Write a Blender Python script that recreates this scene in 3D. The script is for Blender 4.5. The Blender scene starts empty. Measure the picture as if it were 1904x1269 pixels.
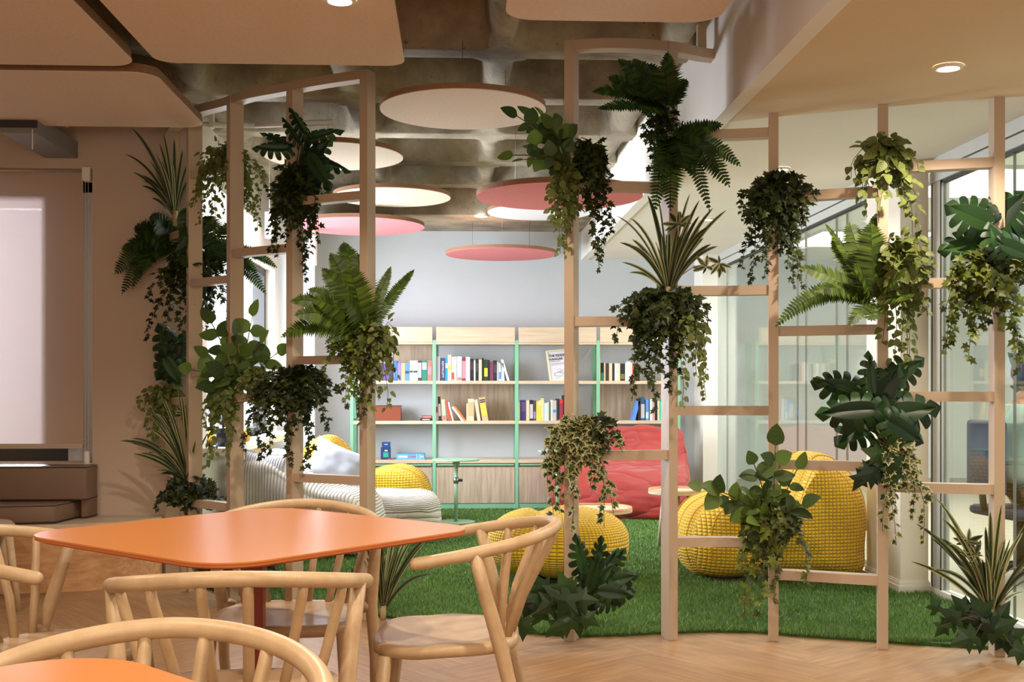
import bpy, bmesh, math, random
import numpy as np
from mathutils import Vector, Matrix, Quaternion, noise
random.seed(7)
R = random.Random(11)
PI = math.pi
C = bpy.context.scene.collection
SC = bpy.context.scene
# ------------------------------------------------------------------ camera
YAW = math.radians(2.7)          # the room's axes are turned a little against the view
CA, SA = math.cos(YAW), math.sin(YAW)
FPX, CX0, HY, EYE = 2100.0, 952.0, 722.0, 1.15
cam_d = bpy.data.cameras.new('camera')
cam = bpy.data.objects.new('camera', cam_d); C.objects.link(cam)
cam.location = (0, 0, EYE); cam.rotation_euler = (PI/2, 0, -YAW)
cam_d.sensor_width = 36; cam_d.lens = FPX/1904*36
cam_d.shift_y = (HY-634.5)/1904
cam_d.clip_start = .05; cam_d.clip_end = 100
SC.camera = cam
# ------------------------------------------------------------------ world, exposure, lights
SC.view_settings.view_transform = 'Standard'
SC.view_settings.look = 'None'
SC.view_settings.exposure = 0.0
SC.view_settings.gamma = 1
SC.view_settings.use_curve_mapping = False
w = bpy.data.worlds.new('sky'); SC.world = w; w.use_nodes = True
bg = w.node_tree.nodes['Background']
bg.inputs[0].default_value = (.86, .93, 1, 1); bg.inputs[1].default_value = 1.6
SC.cycles.max_bounces = 8; SC.cycles.transparent_max_bounces = 24
SC.cycles.diffuse_bounces = 4; SC.cycles.glossy_bounces = 3; SC.cycles.transmission_bounces = 4
SC.cycles.sample_clamp_indirect = 6
SC.cycles.use_denoising = True
def cw(X, Z, h=0.0):             # metres right of / ahead of the viewpoint -> world
    return Vector((X*CA+Z*SA, -X*SA+Z*CA, h))
def at(px, py, Z):               # photo pixel at distance Z -> world
    return cw((px-CX0)*Z/FPX, Z, EYE+(HY-py)*Z/FPX)
def area(name, loc, direction, sx, sy, power, col):
    l = bpy.data.lights.new(name, 'AREA'); l.shape = 'RECTANGLE'; l.size = sx; l.size_y = sy
    l.energy = power; l.color = col
    o = bpy.data.objects.new(name, l); C.objects.link(o); o.location = loc
    o.rotation_euler = Vector(direction).to_track_quat('-Z', 'Y').to_euler()
    return o
def spot(name, loc, power, col, ang=110, blend=.5, rad=.05, target=None):
    l = bpy.data.lights.new(name, 'SPOT'); l.energy = power; l.color = col
    l.spot_size = math.radians(ang); l.spot_blend = blend; l.shadow_soft_size = rad
    o = bpy.data.objects.new(name, l); C.objects.link(o); o.location = loc
    if target is not None:
        o.rotation_euler = (Vector(target)-Vector(loc)).to_track_quat('-Z', 'Y').to_euler()
    return o
WARM = (1, .84, .66); NEUT = (1, .94, .86); COOL = (.84, .91, 1)
area('daylight_reading_window', (-1.90, 8.70, 1.5), (1, 0, -.12), 2.6, 1.32, 235, COOL)
area('daylight_blind_window', (-3.5, 9.4, 1.9), (0, -1, -.12),   .5, .5, 135, (.90, .9, 1))
area('daylight_slot_window', (-1.45, 11.2, 1.5), (0, -1, 0), .16, 1.9, 26, COOL)
area('office_ceiling_light', (4.3, 8.0, 2.66), (0, 0, -1), 2.6, 7.0, 260, (1, .97, .90))
# reading zone lamps in the white soffit and by the discs
READ_SPOTS = [(1.85, 8.3), (1.85, 9.9), (.2, 9.95)]
for q, (x, y) in enumerate(READ_SPOTS):
    spot('reading_zone_lamp', (x, y, 2.38 if q < 2 else 2.64), 50, NEUT, 130, .6)
area('reading_zone_pendants', (-.6, 8.2, 2.5), (0, 0, -1), 2.2, 2.2, 48, (.93, .96, 1))
# front zone: warm downlights (two in view, the rest over the cafe tables)
PANEL_SPOT = cw(-.64, 4.20, 2.55)
SOFFIT_SPOT = cw(1.69, 4.375, 2.395)
REAR_SPOT = cw(1.545, 6.45, 2.395)
spot('panel_downlight_lamp', PANEL_SPOT-Vector((0, 0, .02)), 95, WARM, 140, .4, .035)
spot('soffit_downlight_lamp', SOFFIT_SPOT-Vector((0, 0, .03)), 80, WARM, 140, .4, .035)
spot('rear_downlight_lamp', REAR_SPOT-Vector((0, 0, .03)), 36, (1, .84, .62), 140, .5, .035)
CAFE_SPOTS = [(.55, 2.3, 2.5), (-1.2, 1.5, 2.5), (-2.4, 3.7, 2.5), (1.7, 1.8, 2.35), (-.2, .4, 2.5)]
for q, p in enumerate(CAFE_SPOTS):
    spot('cafe_downlight_lamp', p, [95, 85, 75, 80, 60][q], WARM, 140, .4, .04)
area('front_fill_light', (-.6, -2.4, 1.3), (0, 1, .30), 4.0, 1.6, 60, (1, .90, .78))  # added upward fill behind the viewer for panels and walls; no window there
area('cafe_room_light', (-.3, -1.2, 2.4), (.02, .5, -.5), 3.4, 1.6, 70, (1, .74, .50))
# ------------------------------------------------------------------ materials
def lin(c):
    return tuple(((x/255)/12.92 if x/255 <= .04045 else (((x/255)+.055)/1.055)**2.4) for x in c)
def rgba(c): return (*lin(c), 1)
class NT:
    def __init__(s, name):
        s.m = bpy.data.materials.new(name); s.m.use_nodes = True
        s.t = s.m.node_tree; s.n = s.t.nodes; s.b = s.n['Principled BSDF']; s.out = s.n['Material Output']
    def add(s, typ, **kw):
        nd = s.n.new(typ)
        for k, v in kw.items(): setattr(nd, k, v)
        return nd
    def link(s, a, b): s.t.links.new(a, b)
    def math(s, op, a, b=None, c=None):
        nd = s.add('ShaderNodeMath', operation=op)
        for i, x in enumerate((a, b, c)):
            if x is None: continue
            if isinstance(x, (int, float)): nd.inputs[i].default_value = x
            else: s.link(x, nd.inputs[i])
        return nd.outputs[0]
    def ramp(s, fac, stops):
        nd = s.add('ShaderNodeValToRGB'); e = nd.color_ramp.elements
        while len(e) > 1: e.remove(e[-1])
        e[0].position, e[0].color = stops[0][0], stops[0][1]
        for p, c in stops[1:]:
            x = e.new(p); x.color = c
        s.link(fac, nd.inputs[0]); return nd.outputs[0]
    def noise(s, vec, scale, detail=3, rough=.5):
        nd = s.add('ShaderNodeTexNoise'); nd.inputs['Scale'].default_value = scale
        nd.inputs['Detail'].default_value = detail; nd.inputs['Roughness'].default_value = rough
        if vec is not None: s.link(vec, nd.inputs['Vector'])
        return nd.outputs['Fac']
    def mapping(s, vec, scale=(1, 1, 1), loc=(0, 0, 0)):
        nd = s.add('ShaderNodeMapping'); nd.inputs['Scale'].default_value = scale; nd.inputs['Location'].default_value = loc
        s.link(vec, nd.inputs['Vector']); return nd.outputs[0]
    def bump(s, h, strength=.3, dist=.01):
        nd = s.add('ShaderNodeBump'); nd.inputs['Strength'].default_value = strength; nd.inputs['Distance'].default_value = dist
        s.link(h, nd.inputs['Height']); s.link(nd.outputs[0], s.b.inputs['Normal']); return nd
    def mix(s, fac, a, b):
        nd = s.add('ShaderNodeMix', data_type='RGBA')
        if isinstance(fac, (int, float)): nd.inputs[0].default_value = fac
        else: s.link(fac, nd.inputs[0])
        for i, x in ((6, a), (7, b)):
            if isinstance(x, tuple): nd.inputs[i].default_value = x
            else: s.link(x, nd.inputs[i])
        return nd.outputs[2]
    def coord(s, k='Object'):
        return s.add('ShaderNodeTexCoord').outputs[k]
def plain(name, col, rough=.6, var=.05, scale=6, bump=0, bscale=60, metal=0, spec=.5):
    t = NT(name); v = t.coord()
    c = rgba(col); d = tuple(x*(1-var*2.2) for x in c[:3])+(1,)
    t.link(t.ramp(t.noise(v, scale, 4), [(.3, d), (.7, c)]), t.b.inputs['Base Color'])
    t.b.inputs['Roughness'].default_value = rough; t.b.inputs['Metallic'].default_value = metal
    t.b.inputs['Specular IOR Level'].default_value = spec
    if bump: t.bump(t.noise(v, bscale, 4), bump, .004)
    return t.m
def wood(name, c1, c2, stretch=(14, 1.2, 14), rough=.5, rnd=.0, bump=.08, scale=3):
    t = NT(name); v = t.mapping(t.coord(), stretch)
    if rnd:
        oi = t.add('ShaderNodeObjectInfo'); cmb = t.add('ShaderNodeVectorMath', operation='ADD')
        sc = t.math('MULTIPLY', oi.outputs['Random'], 37.0)
        t.link(v, cmb.inputs[0]); t.link(sc, cmb.inputs[1]); v = cmb.outputs[0]
    n1 = t.noise(v, scale, 6, .6)
    col = t.ramp(n1, [(.3, rgba(c1)), (.68, rgba(c2))])
    if rnd:
        f = t.math('MULTIPLY_ADD', oi.outputs['Random'], rnd, 1-rnd*.6)
        h = t.add('ShaderNodeHueSaturation'); t.link(f, h.inputs['Value']); t.link(col, h.inputs['Color']); col = h.outputs[0]
    t.link(col, t.b.inputs['Base Color']); t.b.inputs['Roughness'].default_value = rough
    t.bump(n1, bump, .003)
    return t.m
def leafmat(name, base, tip, kind='plain', alt=None, rough=.45, trans=.25):
    t = NT(name)
    g = t.add('ShaderNodeNewGeometry'); oi = t.add('ShaderNodeObjectInfo')
    r = t.math('FRACT', t.math('ADD', g.outputs['Random Per Island'], oi.outputs['Random']))
    col = t.ramp(r, [(0, rgba(base)), (.75, rgba(tip)), (1, rgba(tuple(min(255, int(x*1.25)) for x in tip)))])
    uv = t.add('ShaderNodeUVMap', uv_map='UVMap'); sp = t.add('ShaderNodeSeparateXYZ'); t.link(uv.outputs[0], sp.inputs[0])
    ax = t.math('ABSOLUTE', sp.outputs[0]); y = sp.outputs[1]
    if kind == 'edge':
        nz = t.math('MULTIPLY_ADD', t.noise(uv.outputs[0], 4, 2), .5, ax)
        f = t.ramp(nz, [(.86, (0, 0, 0, 1)), (.96, (1, 1, 1, 1))])
        col = t.mix(f, col, rgba(alt))
    elif kind == 'stripe':
        ph = t.math('MULTIPLY_ADD', ax, -.55, y)
        f = t.math('SINE', t.math('MULTIPLY', ph, 40.0))
        f = t.ramp(f, [(.35, (0, 0, 0, 1)), (.75, (1, 1, 1, 1))])
        col = t.mix(f, col, rgba(alt))
    elif kind == 'blade':
        f = t.ramp(ax, [(.42, (0, 0, 0, 1)), (.55, (1, 1, 1, 1))])
        f2 = t.math('MULTIPLY', f, t.ramp(r, [(.25, (.25, .25, .25, 1)), (.6, (1, 1, 1, 1))]))
        col = t.mix(f2, col, rgba(alt))
    elif kind == 'vein':
        ph = t.math('MULTIPLY_ADD', ax, -.7, y)
        f = t.math('SINE', t.math('MULTIPLY', ph, 30.0))
        f = t.ramp(f, [(.86, (0, 0, 0, 1)), (.99, (.5, .5, .5, 1))])
        col = t.mix(f, col, rgba(alt))
    t.link(col, t.b.inputs['Base Color']); t.b.inputs['Roughness'].default_value = rough
    t.b.inputs['Specular IOR Level'].default_value = .35
    tr = t.add('ShaderNodeBsdfTranslucent'); t.link(col, tr.inputs[0])
    mx = t.add('ShaderNodeMixShader'); mx.inputs[0].default_value = trans
    t.link(t.b.outputs[0], mx.inputs[1]); t.link(tr.outputs[0], mx.inputs[2]); t.link(mx.outputs[0], t.out.inputs[0])
    return t.m
def emit(name, col, strength):
    t = NT(name); t.b.inputs['Base Color'].default_value = rgba(col)
    t.b.inputs['Emission Color'].default_value = rgba(col); t.b.inputs['Emission Strength'].default_value = strength
    return t.m
def glassmat(name, tint=(.93, .97, .95), refl=1.0):
    t = NT(name)
    g = t.add('ShaderNodeNewGeometry'); dt = t.add('ShaderNodeVectorMath', operation='DOT_PRODUCT')
    t.link(g.outputs['Normal'], dt.inputs[0]); t.link(g.outputs['Incoming'], dt.inputs[1])
    f = t.math('POWER', t.math('SUBTRACT', 1, t.math('ABSOLUTE', dt.outputs['Value'])), 5.0)
    f = t.math('MULTIPLY_ADD', f, .96, .04)
    tr = t.add('ShaderNodeBsdfTransparent'); tr.inputs[0].default_value = (*tint, 1)
    gl = t.add('ShaderNodeBsdfGlossy'); gl.inputs['Roughness'].default_value = .01
    mx = t.add('ShaderNodeMixShader'); t.link(t.math('MULTIPLY', f, refl), mx.inputs[0])
    t.link(tr.outputs[0], mx.inputs[1]); t.link(gl.outputs[0], mx.inputs[2]); t.link(mx.outputs[0], t.out.inputs[0])
    return t.m
def concrete():
    t = NT('board_marked_concrete'); v = t.coord()
    n = t.noise(v, 2.2, 8, .65); n2 = t.noise(v, 28, 5, .6)
    col = t.ramp(n, [(.28, rgba((104, 90, 72))), (.55, rgba((160, 148, 126))), (.75, rgba((196, 186, 164)))])
    pits = t.ramp(n2, [(.26, rgba((60, 52, 42))), (.36, (1, 1, 1, 1))])
    mm = t.add('ShaderNodeMix', data_type='RGBA', blend_type='MULTIPLY'); mm.inputs[0].default_value = .75
    t.link(col, mm.inputs[6]); t.link(pits, mm.inputs[7])
    t.link(mm.outputs[2], t.b.inputs['Base Color']); t.b.inputs['Roughness'].default_value = .85
    t.bump(n2, .5, .008); return t.m
def fabric(name, col, kind, scale=1.0, rough=.85, dark=.62):
    t = NT(name)
    uv = t.add('ShaderNodeUVMap', uv_map='UVMap'); sp = t.add('ShaderNodeSeparateXYZ'); t.link(uv.outputs[0], sp.inputs[0])
    if kind == 'honeycomb':          # rows of padded bumps, staggered
        a = t.math('COSINE', t.math('MULTIPLY', sp.outputs[0], 2*PI/(.046*scale)))
        b = t.math('COSINE', t.math('MULTIPLY', sp.outputs[1], 2*PI/(.040*scale)))
        h = t.math('ABSOLUTE', t.math('MULTIPLY', a, b)); h = t.math('POWER', h, .45)
        st, ds = 1.0, .011
    elif kind == 'cord':
        h = t.math('ABSOLUTE', t.math('SINE', t.math('MULTIPLY', sp.outputs[0], PI/(.022*scale))))
        h = t.math('POWER', h, .5); st, ds = 1.0, .010
    else:
        v = t.mapping(t.coord(), (1, 1.4, 1.9)); wv = t.noise(v, 2.3, 2, .45)
        h = t.math('ABSOLUTE', t.math('SUBTRACT', wv, .5)); h = t.math('POWER', h, .7); st, ds = (.6, .12) if kind == 'plain' else (.4, .03); dark = .9
    c = rgba(col); d = tuple(x*dark for x in c[:3])+(1,)
    t.link(t.ramp(h, [(.1, d), (.6, c)]), t.b.inputs['Base Color'])
    t.b.inputs['Roughness'].default_value = rough
    t.b.inputs['Sheen Weight'].default_value = .2
    t.bump(h, st, ds); return t.m
M = dict(
    concrete=concrete(),
    white=plain('white_paint', (232, 228, 220), .7, .01, bump=.04),
    greywall=plain('pale_grey_paint', (190, 194, 198), .75, .012, bump=.04),
    tan=plain('warm_beige_wall_paint', (198, 178, 160), .8, .02, 2, bump=.05),
    soffit_front=plain('warm_light_ceiling_tint', (218, 196, 164), .8, .01, 2),  # same ceiling as the rear, with the warm front light mixed into its colour
    soffit_back=plain('cream_ceiling_paint', (228, 222, 208), .8, .01, 2),
    post=plain('powder_coated_beige_steel', (184, 163, 140), .5, .02, 3, bump=.02),
    felt=plain('sand_felt', (226, 204, 184), .95, .04, 60, bump=.35, bscale=220),
    felt_light=plain('oat_felt', (208, 190, 168), .95, .04, 60, bump=.35, bscale=220),
    felt_white=plain('white_felt', (232, 232, 236), .95, .03, 60, bump=.3, bscale=220),
    felt_pink=plain('rose_felt', (216, 126, 130), .95, .05, 60, bump=.35, bscale=220),
    felt_coral=plain('coral_felt', (206, 112, 104), .95, .05, 60, bump=.35, bscale=220),
    felt_edge=plain('felt_edge', (150, 112, 84), .95, .05, 60),
    plank=wood('oak_plank', (142, 106, 72), (172, 134, 96), (1.4, 16, 16), .42, .10, .05, 2.6),
    subfloor=plain('floor_screed', (110, 82, 58), .8, .05),
    oak_v=wood('pale_oak_veneer', (162, 142, 122), (196, 178, 156), (12, 12, .9), .55, 0, .03, 3),
    oak_h=wood('pale_oak_veneer_lengthwise', (192, 170, 144), (212, 194, 168), (.9, 12, 12), .5, 0, .03, 3),
    bench=wood('oak_bench_veneer', (176, 126, 84), (214, 166, 118), (.9, 10, 10), .5, 0, .03, 3),
    mint=plain('mint_green_steel', (130, 188, 154), .45, .02, 3),
    sage=plain('sage_green_steel', (140, 176, 148), .45, .02, 3),
    chair=wood('beech_chair', (176, 148, 112), (198, 170, 134), (5, 5, 5), .42, 0, .02, 3),
    orange=plain('orange_laminate', (206, 132, 70), .30, .015, 2),
    orange_edge=plain('burnt_orange_edge', (188, 100, 50), .45, .02, 4),
    red_pole=plain('oxide_red_steel', (140, 48, 24), .4, .03, 4),
    leather=plain('brown_leatherette', (122, 96, 78), .42, .06, 5, bump=.15, bscale=180),
    piping=plain('dark_piping', (46, 36, 30), .6, .03),
    black=plain('black_plastic', (26, 26, 28), .5, .03),
    darkmetal=plain('dark_window_metal', (44, 42, 42), .5, .03),
    grey=plain('grey_metal', (128, 124, 120), .5, .03),
    alu=plain('pale_aluminium', (196, 198, 194), .4, .02, metal=.2),
    chrome=plain('zinc_metal', (150, 152, 150), .3, .02, metal=.9),
    yellow=fabric('yellow_quilted_knit', (244, 196, 36), 'honeycomb'),
    yellow_seam=plain('yellow_piping', (206, 156, 20), .8, .04),
    cord=fabric('cream_corduroy', (204, 197, 188), 'cord'),
    cord_v=fabric('lilac_white_corduroy', (222, 222, 236), 'cord', .8),
    coral=fabric('coral_red_nylon', (160, 40, 34), 'plain', rough=.55),
    greycloth=fabric('pale_grey_cotton', (186, 190, 202), 'soft'),
    light=emit('lamp_lens', (255, 240, 214), 22), lightw=emit('white_lamp_lens', (250, 250, 255), 9),
    glass=glassmat('clear_glass'), winglass=glassmat('window_glass', (1, 1, 1), .4),
    office_wall=plain('office_white_paint', (226, 230, 226), .8, .01),
    office_floor=plain('office_pale_vinyl', (176, 166, 148), .5, .03),
    fern=leafmat('fern_green', (26, 44, 18), (50, 74, 26), trans=.25),
    fern_bright=leafmat('bright_fern_green', (44, 64, 20), (78, 98, 30), trans=.28),
    ivy=leafmat('dark_ivy_green', (26, 36, 16), (54, 64, 26)),
    ivy_light=leafmat('mottled_ivy_green', (36, 46, 18), (94, 104, 38)),
    ivy_var=leafmat('cream_edged_ivy', (32, 46, 24), (56, 72, 34), 'edge', (176, 170, 116)),
    ivy_big=leafmat('broad_ivy_green', (22, 40, 22), (42, 66, 28), rough=.38),
    striped=leafmat('striped_leaf', (26, 40, 16), (42, 58, 22), 'stripe', (170, 180, 96)),
    monstera=leafmat('glossy_split_leaf', (14, 36, 20), (34, 62, 26), rough=.42, trans=.18),
    roundleaf=leafmat('round_leaf_green', (38, 58, 28), (84, 106, 42), 'vein', (124, 140, 80), trans=.32),
    blade=leafmat('variegated_blade', (26, 42, 22), (44, 64, 28), 'blade', (172, 168, 124)),
    stem=plain('brown_green_stem', (74, 66, 34), .7, .05), stem_pale=plain('pale_stem', (170, 150, 110), .7, .05),
    grass=leafmat('artificial_grass_blade', (64, 98, 32), (108, 142, 60), trans=.2, rough=.38),
    turf=plain('turf_backing', (62, 100, 44), .95, .15, 40, bump=.8, bscale=140),
)
_g = M['grass'].node_tree.nodes['Principled BSDF']; _g.inputs['Sheen Weight'].default_value = .5; _g.inputs['Sheen Tint'].default_value = (.8, 1, .85, 1)
def blindmat():
    t = NT('roller_blind_fabric'); c = rgba((222, 190, 156))
    t.b.inputs['Base Color'].default_value = c; t.b.inputs['Roughness'].default_value = .9
    tr = t.add('ShaderNodeBsdfTranslucent'); tr.inputs[0].default_value = rgba((236, 228, 226))
    mx = t.add('ShaderNodeMixShader'); mx.inputs[0].default_value = .5
    t.link(t.b.outputs[0], mx.inputs[1]); t.link(tr.outputs[0], mx.inputs[2])
    tp_ = t.add('ShaderNodeBsdfTransparent'); m2 = t.add('ShaderNodeMixShader'); m2.inputs[0].default_value = .22
    t.link(mx.outputs[0], m2.inputs[1]); t.link(tp_.outputs[0], m2.inputs[2]); t.link(m2.outputs[0], t.out.inputs[0])
    return t.m
M['blind'] = blindmat()
_mc = {}
def cm(col, rough=.6):
    k = (tuple(col), rough)
    if k not in _mc: _mc[k] = plain('coated_paper', col, rough, .02, 20)
    return _mc[k]
# ------------------------------------------------------------------ mesh helpers
class MB:
    def __init__(s): s.v = []; s.f = []; s.uv = []; s.mi = []; s.smooth = []
    def add(s, vs, fs, uvs=None, mi=0, smooth=False):
        o = len(s.v); s.v.extend([tuple(p) for p in vs])
        s.uv.extend(uvs if uvs is not None else [(0, 0)]*len(vs))
        for f in fs: s.f.append(tuple(i+o for i in f)); s.mi.append(mi); s.smooth.append(smooth)
        return s
    def box(s, x0, x1, y0, y1, z0, z1, mi=0, M4=None, bev=0):
        b = bev
        if b <= 0:
            vs = [(x, y, z) for z in (z0, z1) for y in (y0, y1) for x in (x0, x1)]
            fs = [(0, 2, 3, 1), (4, 5, 7, 6), (0, 1, 5, 4), (2, 6, 7, 3), (0, 4, 6, 2), (1, 3, 7, 5)]
        else:
            bm = bmesh.new(); bmesh.ops.create_cube(bm, size=1)
            for q in bm.verts:
                q.co = Vector(((x0+x1)/2+q.co.x*(x1-x0), (y0+y1)/2+q.co.y*(y1-y0), (z0+z1)/2+q.co.z*(z1-z0)))
            bmesh.ops.bevel(bm, geom=list(bm.edges), offset=b, segments=2, affect='EDGES', profile=.5)
            bm.verts.index_update(); vs = [tuple(q.co) for q in bm.verts]; fs = [tuple(q.index for q in f.verts) for f in bm.faces]; bm.free()
        if M4 is not None: vs = [tuple(M4 @ Vector(p)) for p in vs]
        return s.add(vs, fs, mi=mi)
    def tube(s, pts, rad, seg=8, mi=0, cap=True, flat=1.0):
        pts = [Vector(p) for p in pts]; n = len(pts)
        rr = rad if hasattr(rad, '__len__') else [rad]*n
        vs = []; up = Vector((0, 0, 1)); prev = None; L = 0; uvs = []
        for i, p in enumerate(pts):
            t = (pts[min(i+1, n-1)]-pts[max(i-1, 0)]).normalized()
            if prev is None:
                a = t.cross(up) if abs(t.dot(up)) < .95 else t.cross(Vector((1, 0, 0)))
            else: a = prev-t*prev.dot(t)
            a.normalize(); prev = a; b = t.cross(a)
            if i: L += (pts[i]-pts[i-1]).length
            for k in range(seg):
                g = 2*PI*k/seg; vs.append(p+a*math.cos(g)*rr[i]+b*math.sin(g)*rr[i]*flat); uvs.append((k/seg, L))
        fs = [(i*seg+k, i*seg+(k+1) % seg, (i+1)*seg+(k+1) % seg, (i+1)*seg+k) for i in range(n-1) for k in range(seg)]
        if cap: fs += [tuple(range(seg))[::-1], tuple((n-1)*seg+k for k in range(seg))]
        return s.add(vs, fs, uvs, mi=mi, smooth=True)
    def rod(s, pts, r, seg=10, mi=0, endr=None):   # rounded ends
        pts = [Vector(p) for p in pts]; d0 = (pts[0]-pts[1]).normalized(); d1 = (pts[-1]-pts[-2]).normalized()
        rr = list(r) if hasattr(r, '__len__') else [r]*len(pts)
        P = [pts[0]+d0*rr[0]*.9, pts[0]+d0*rr[0]*.6]+pts+[pts[-1]+d1*rr[-1]*.6, pts[-1]+d1*rr[-1]*.9]
        q = [rr[0]*.35, rr[0]*.78]+rr+[rr[-1]*.78, rr[-1]*.35]
        return s.tube(P, q, seg, mi)
    def disc(s, c, r, z0, z1, seg=48, mi=0, rim=0):
        c = Vector(c); prof = [(r-rim, z0), (r, z0+rim), (r, z1-rim), (r-rim, z1)] if rim else [(r, z0), (r, z1)]
        vs = []
        for rr, z in prof:
            for k in range(seg): vs.append((c.x+rr*math.cos(2*PI*k/seg), c.y+rr*math.sin(2*PI*k/seg), c.z+z))
        m = len(prof)
        fs = [(i*seg+k, i*seg+(k+1) % seg, (i+1)*seg+(k+1) % seg, (i+1)*seg+k) for i in range(m-1) for k in range(seg)]
        fs += [tuple(range(seg))[::-1], tuple((m-1)*seg+k for k in range(seg))]
        return s.add(vs, fs, mi=mi)
    def prism(s, poly, z0, z1, mi=0):
        n = len(poly); vs = [(p[0], p[1], z0) for p in poly]+[(p[0], p[1], z1) for p in poly]
        fs = [tuple(range(n))[::-1], tuple(range(n, 2*n))]+[(i, (i+1) % n, n+(i+1) % n, n+i) for i in range(n)]
        return s.add(vs, fs, mi=mi)
    def mesh(s, name, mats, smooth=None):
        me = bpy.data.meshes.new(name); me.from_pydata(s.v, [], s.f)
        uvl = me.uv_layers.new(name='UVMap')
        li = np.empty(len(me.loops), dtype=np.int32); me.loops.foreach_get('vertex_index', li)
        uvl.data.foreach_set('uv', np.array(s.uv, dtype=np.float32)[li].ravel())
        mats = mats if isinstance(mats, (list, tuple)) else [mats]
        for m in mats: me.materials.append(m)
        me.polygons.foreach_set('material_index', s.mi)
        me.polygons.foreach_set('use_smooth', [bool(x) if smooth is None else smooth for x in s.smooth])
        me.update(); return me
    def build(s, name, mats, parent=None, smooth=None, loc=None):
        o = bpy.data.objects.new(name, s.mesh(name, mats, smooth)); C.objects.link(o)
        if parent is not None: o.parent = parent
        if loc is not None: o.location = loc
        return o
def tag(o, label=None, cat=None, group=None, kind=None):
    if label: o['label'] = label
    if cat: o['category'] = cat
    if group: o['group'] = group
    if kind: o['kind'] = kind
    return o
def thing(name, label, cat, loc=(0, 0, 0), rz=0, group=None):
    o = bpy.data.objects.new(name, None); C.objects.link(o); o.location = loc; o.rotation_euler = (0, 0, rz)
    o.empty_display_size = .1
    return tag(o, label, cat, group)
def copy_tree(o, parent=None):
    c = o.copy(); C.objects.link(c); c.parent = parent
    for ch in list(o.children): copy_tree(ch, c)
    return c
def inst(name, me, parent, mat4=None):
    o = bpy.data.objects.new(name, me); C.objects.link(o)
    if parent is not None: o.parent = parent
    if mat4 is not None: o.matrix_basis = mat4
    return o
def struct(name, mb, m):
    return tag(mb.build(name, m), kind='structure')
def bevel(o, wd=.003, seg=2):
    b = o.modifiers.new('edge', 'BEVEL'); b.width = wd; b.segments = seg; b.limit_method = 'ANGLE'; return o
def rrect(cx, cy, sx, sy, r, rot=0, seg=10):
    out = []
    for qx, qy, a0 in ((1, 1, 0), (-1, 1, PI/2), (-1, -1, PI), (1, -1, 1.5*PI)):
        for k in range(seg+1):
            a = a0+PI/2*k/seg
            x = qx*(sx/2-r)+r*math.cos(a); y = qy*(sy/2-r)+r*math.sin(a)
            out.append((cx+x*math.cos(rot)-y*math.sin(rot), cy+x*math.sin(rot)+y*math.cos(rot)))
    return out
# ================================================================== THE ROOM
def quadwall(name, x0, x1, y0, y1, z0, z1, m, holes=()):
    """an upright slab along x or y with rectangular openings (a0, a1, z0, z1)"""
    mb = MB(); along_x = (x1-x0) > (y1-y0)
    A0, A1 = (x0, x1) if along_x else (y0, y1)
    cuts = sorted({A0, A1, *[h[0] for h in holes], *[h[1] for h in holes]})
    for a, b in zip(cuts, cuts[1:]):
        zs = [(z0, z1)]
        for h in holes:
            if h[0] <= a+1e-6 and h[1] >= b-1e-6: zs = [(z0, h[2]), (h[3], z1)]
        for p, q in zs:
            if q-p > .001:
                if along_x: mb.box(a, b, y0, y1, p, q)
                else: mb.box(x0, x1, a, b, p, q)
    return struct(name, mb, m)
# --- floor: subfloor, herringbone oak planks in front, turf behind
fl = MB().box(-4.6, 6.6, -2.6, 14.2, -.12, -.022)
floor = struct('floor', fl, M['subfloor'])
EDGE_PX = [(-200, 1075), (330, 1078), (362, 1090), (440, 1110), (560, 1128), (700, 1148), (800, 1162), (880, 1172), (960, 1179), (1020, 1184), (1080, 1187),
           (1165, 1185), (1231, 1181), (1261, 1180), (1321, 1178), (1400, 1179), (1451, 1183), (1540, 1190), (1628, 1196), (1740, 1204), (1836, 1210), (2100, 1222)]
EDGE = [cw((x-CX0)/FPX*(FPX*EYE/(y-HY)), FPX*EYE/(y-HY)) for x, y in EDGE_PX]
def edge_v(u):
    for a, b in zip(EDGE, EDGE[1:]):
        if a.x <= u <= b.x: return a.y+(b.y-a.y)*(u-a.x)/(b.x-a.x)
    return EDGE[0].y if u < EDGE[0].x else EDGE[-1].y
PL, PW = 1.05, .19
pm = MB().box(0, PL, 0, PW, -.022, 0, bev=.0012).mesh('plank', M['plank'], smooth=False)
npl = 0; s2 = math.sqrt(.5)
for i in range(-30, 40):
    for j in range(-30, 40):
        # herringbone lattice: period (PW, PW) and (PL, -PL)
        for kind in (0, 1):
            ox, oy = i*PW+j*PL, i*PW-j*PL
            if kind == 0: x, y, rot = ox, oy, 0
            else: x, y, rot = ox+PW, oy+PW, PI/2
            # rotate the whole pattern by 45 degrees less a little
            a = math.radians(38)
            X = x*math.cos(a)-y*math.sin(a); Y = x*math.sin(a)+y*math.cos(a)+4.2
            ca, sa = math.cos(a+rot), math.sin(a+rot)
            cx_ = X+ca*PL/2-sa*PW/2; cy_ = Y+sa*PL/2+ca*PW/2
            if not (-2.9 < cx_ < 3.1 and 3.7 < cy_ < 6.9): continue
            if cy_ > edge_v(cx_)+.62: continue
            o = inst('plank', pm, floor, Matrix.Translation((X, Y, 0)) @ Matrix.Rotation(a+rot, 4, 'Z')); npl += 1
print('planks', npl)
struct('floor_near', MB().box(-4.6, 6.6, -2.6, 3.55, -.0225, -.001), M['plank'])
struct('floor_office', MB().box(2.72, 6.6, 3.5, 14.2, -.0225, -.001), M['office_floor'])
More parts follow.
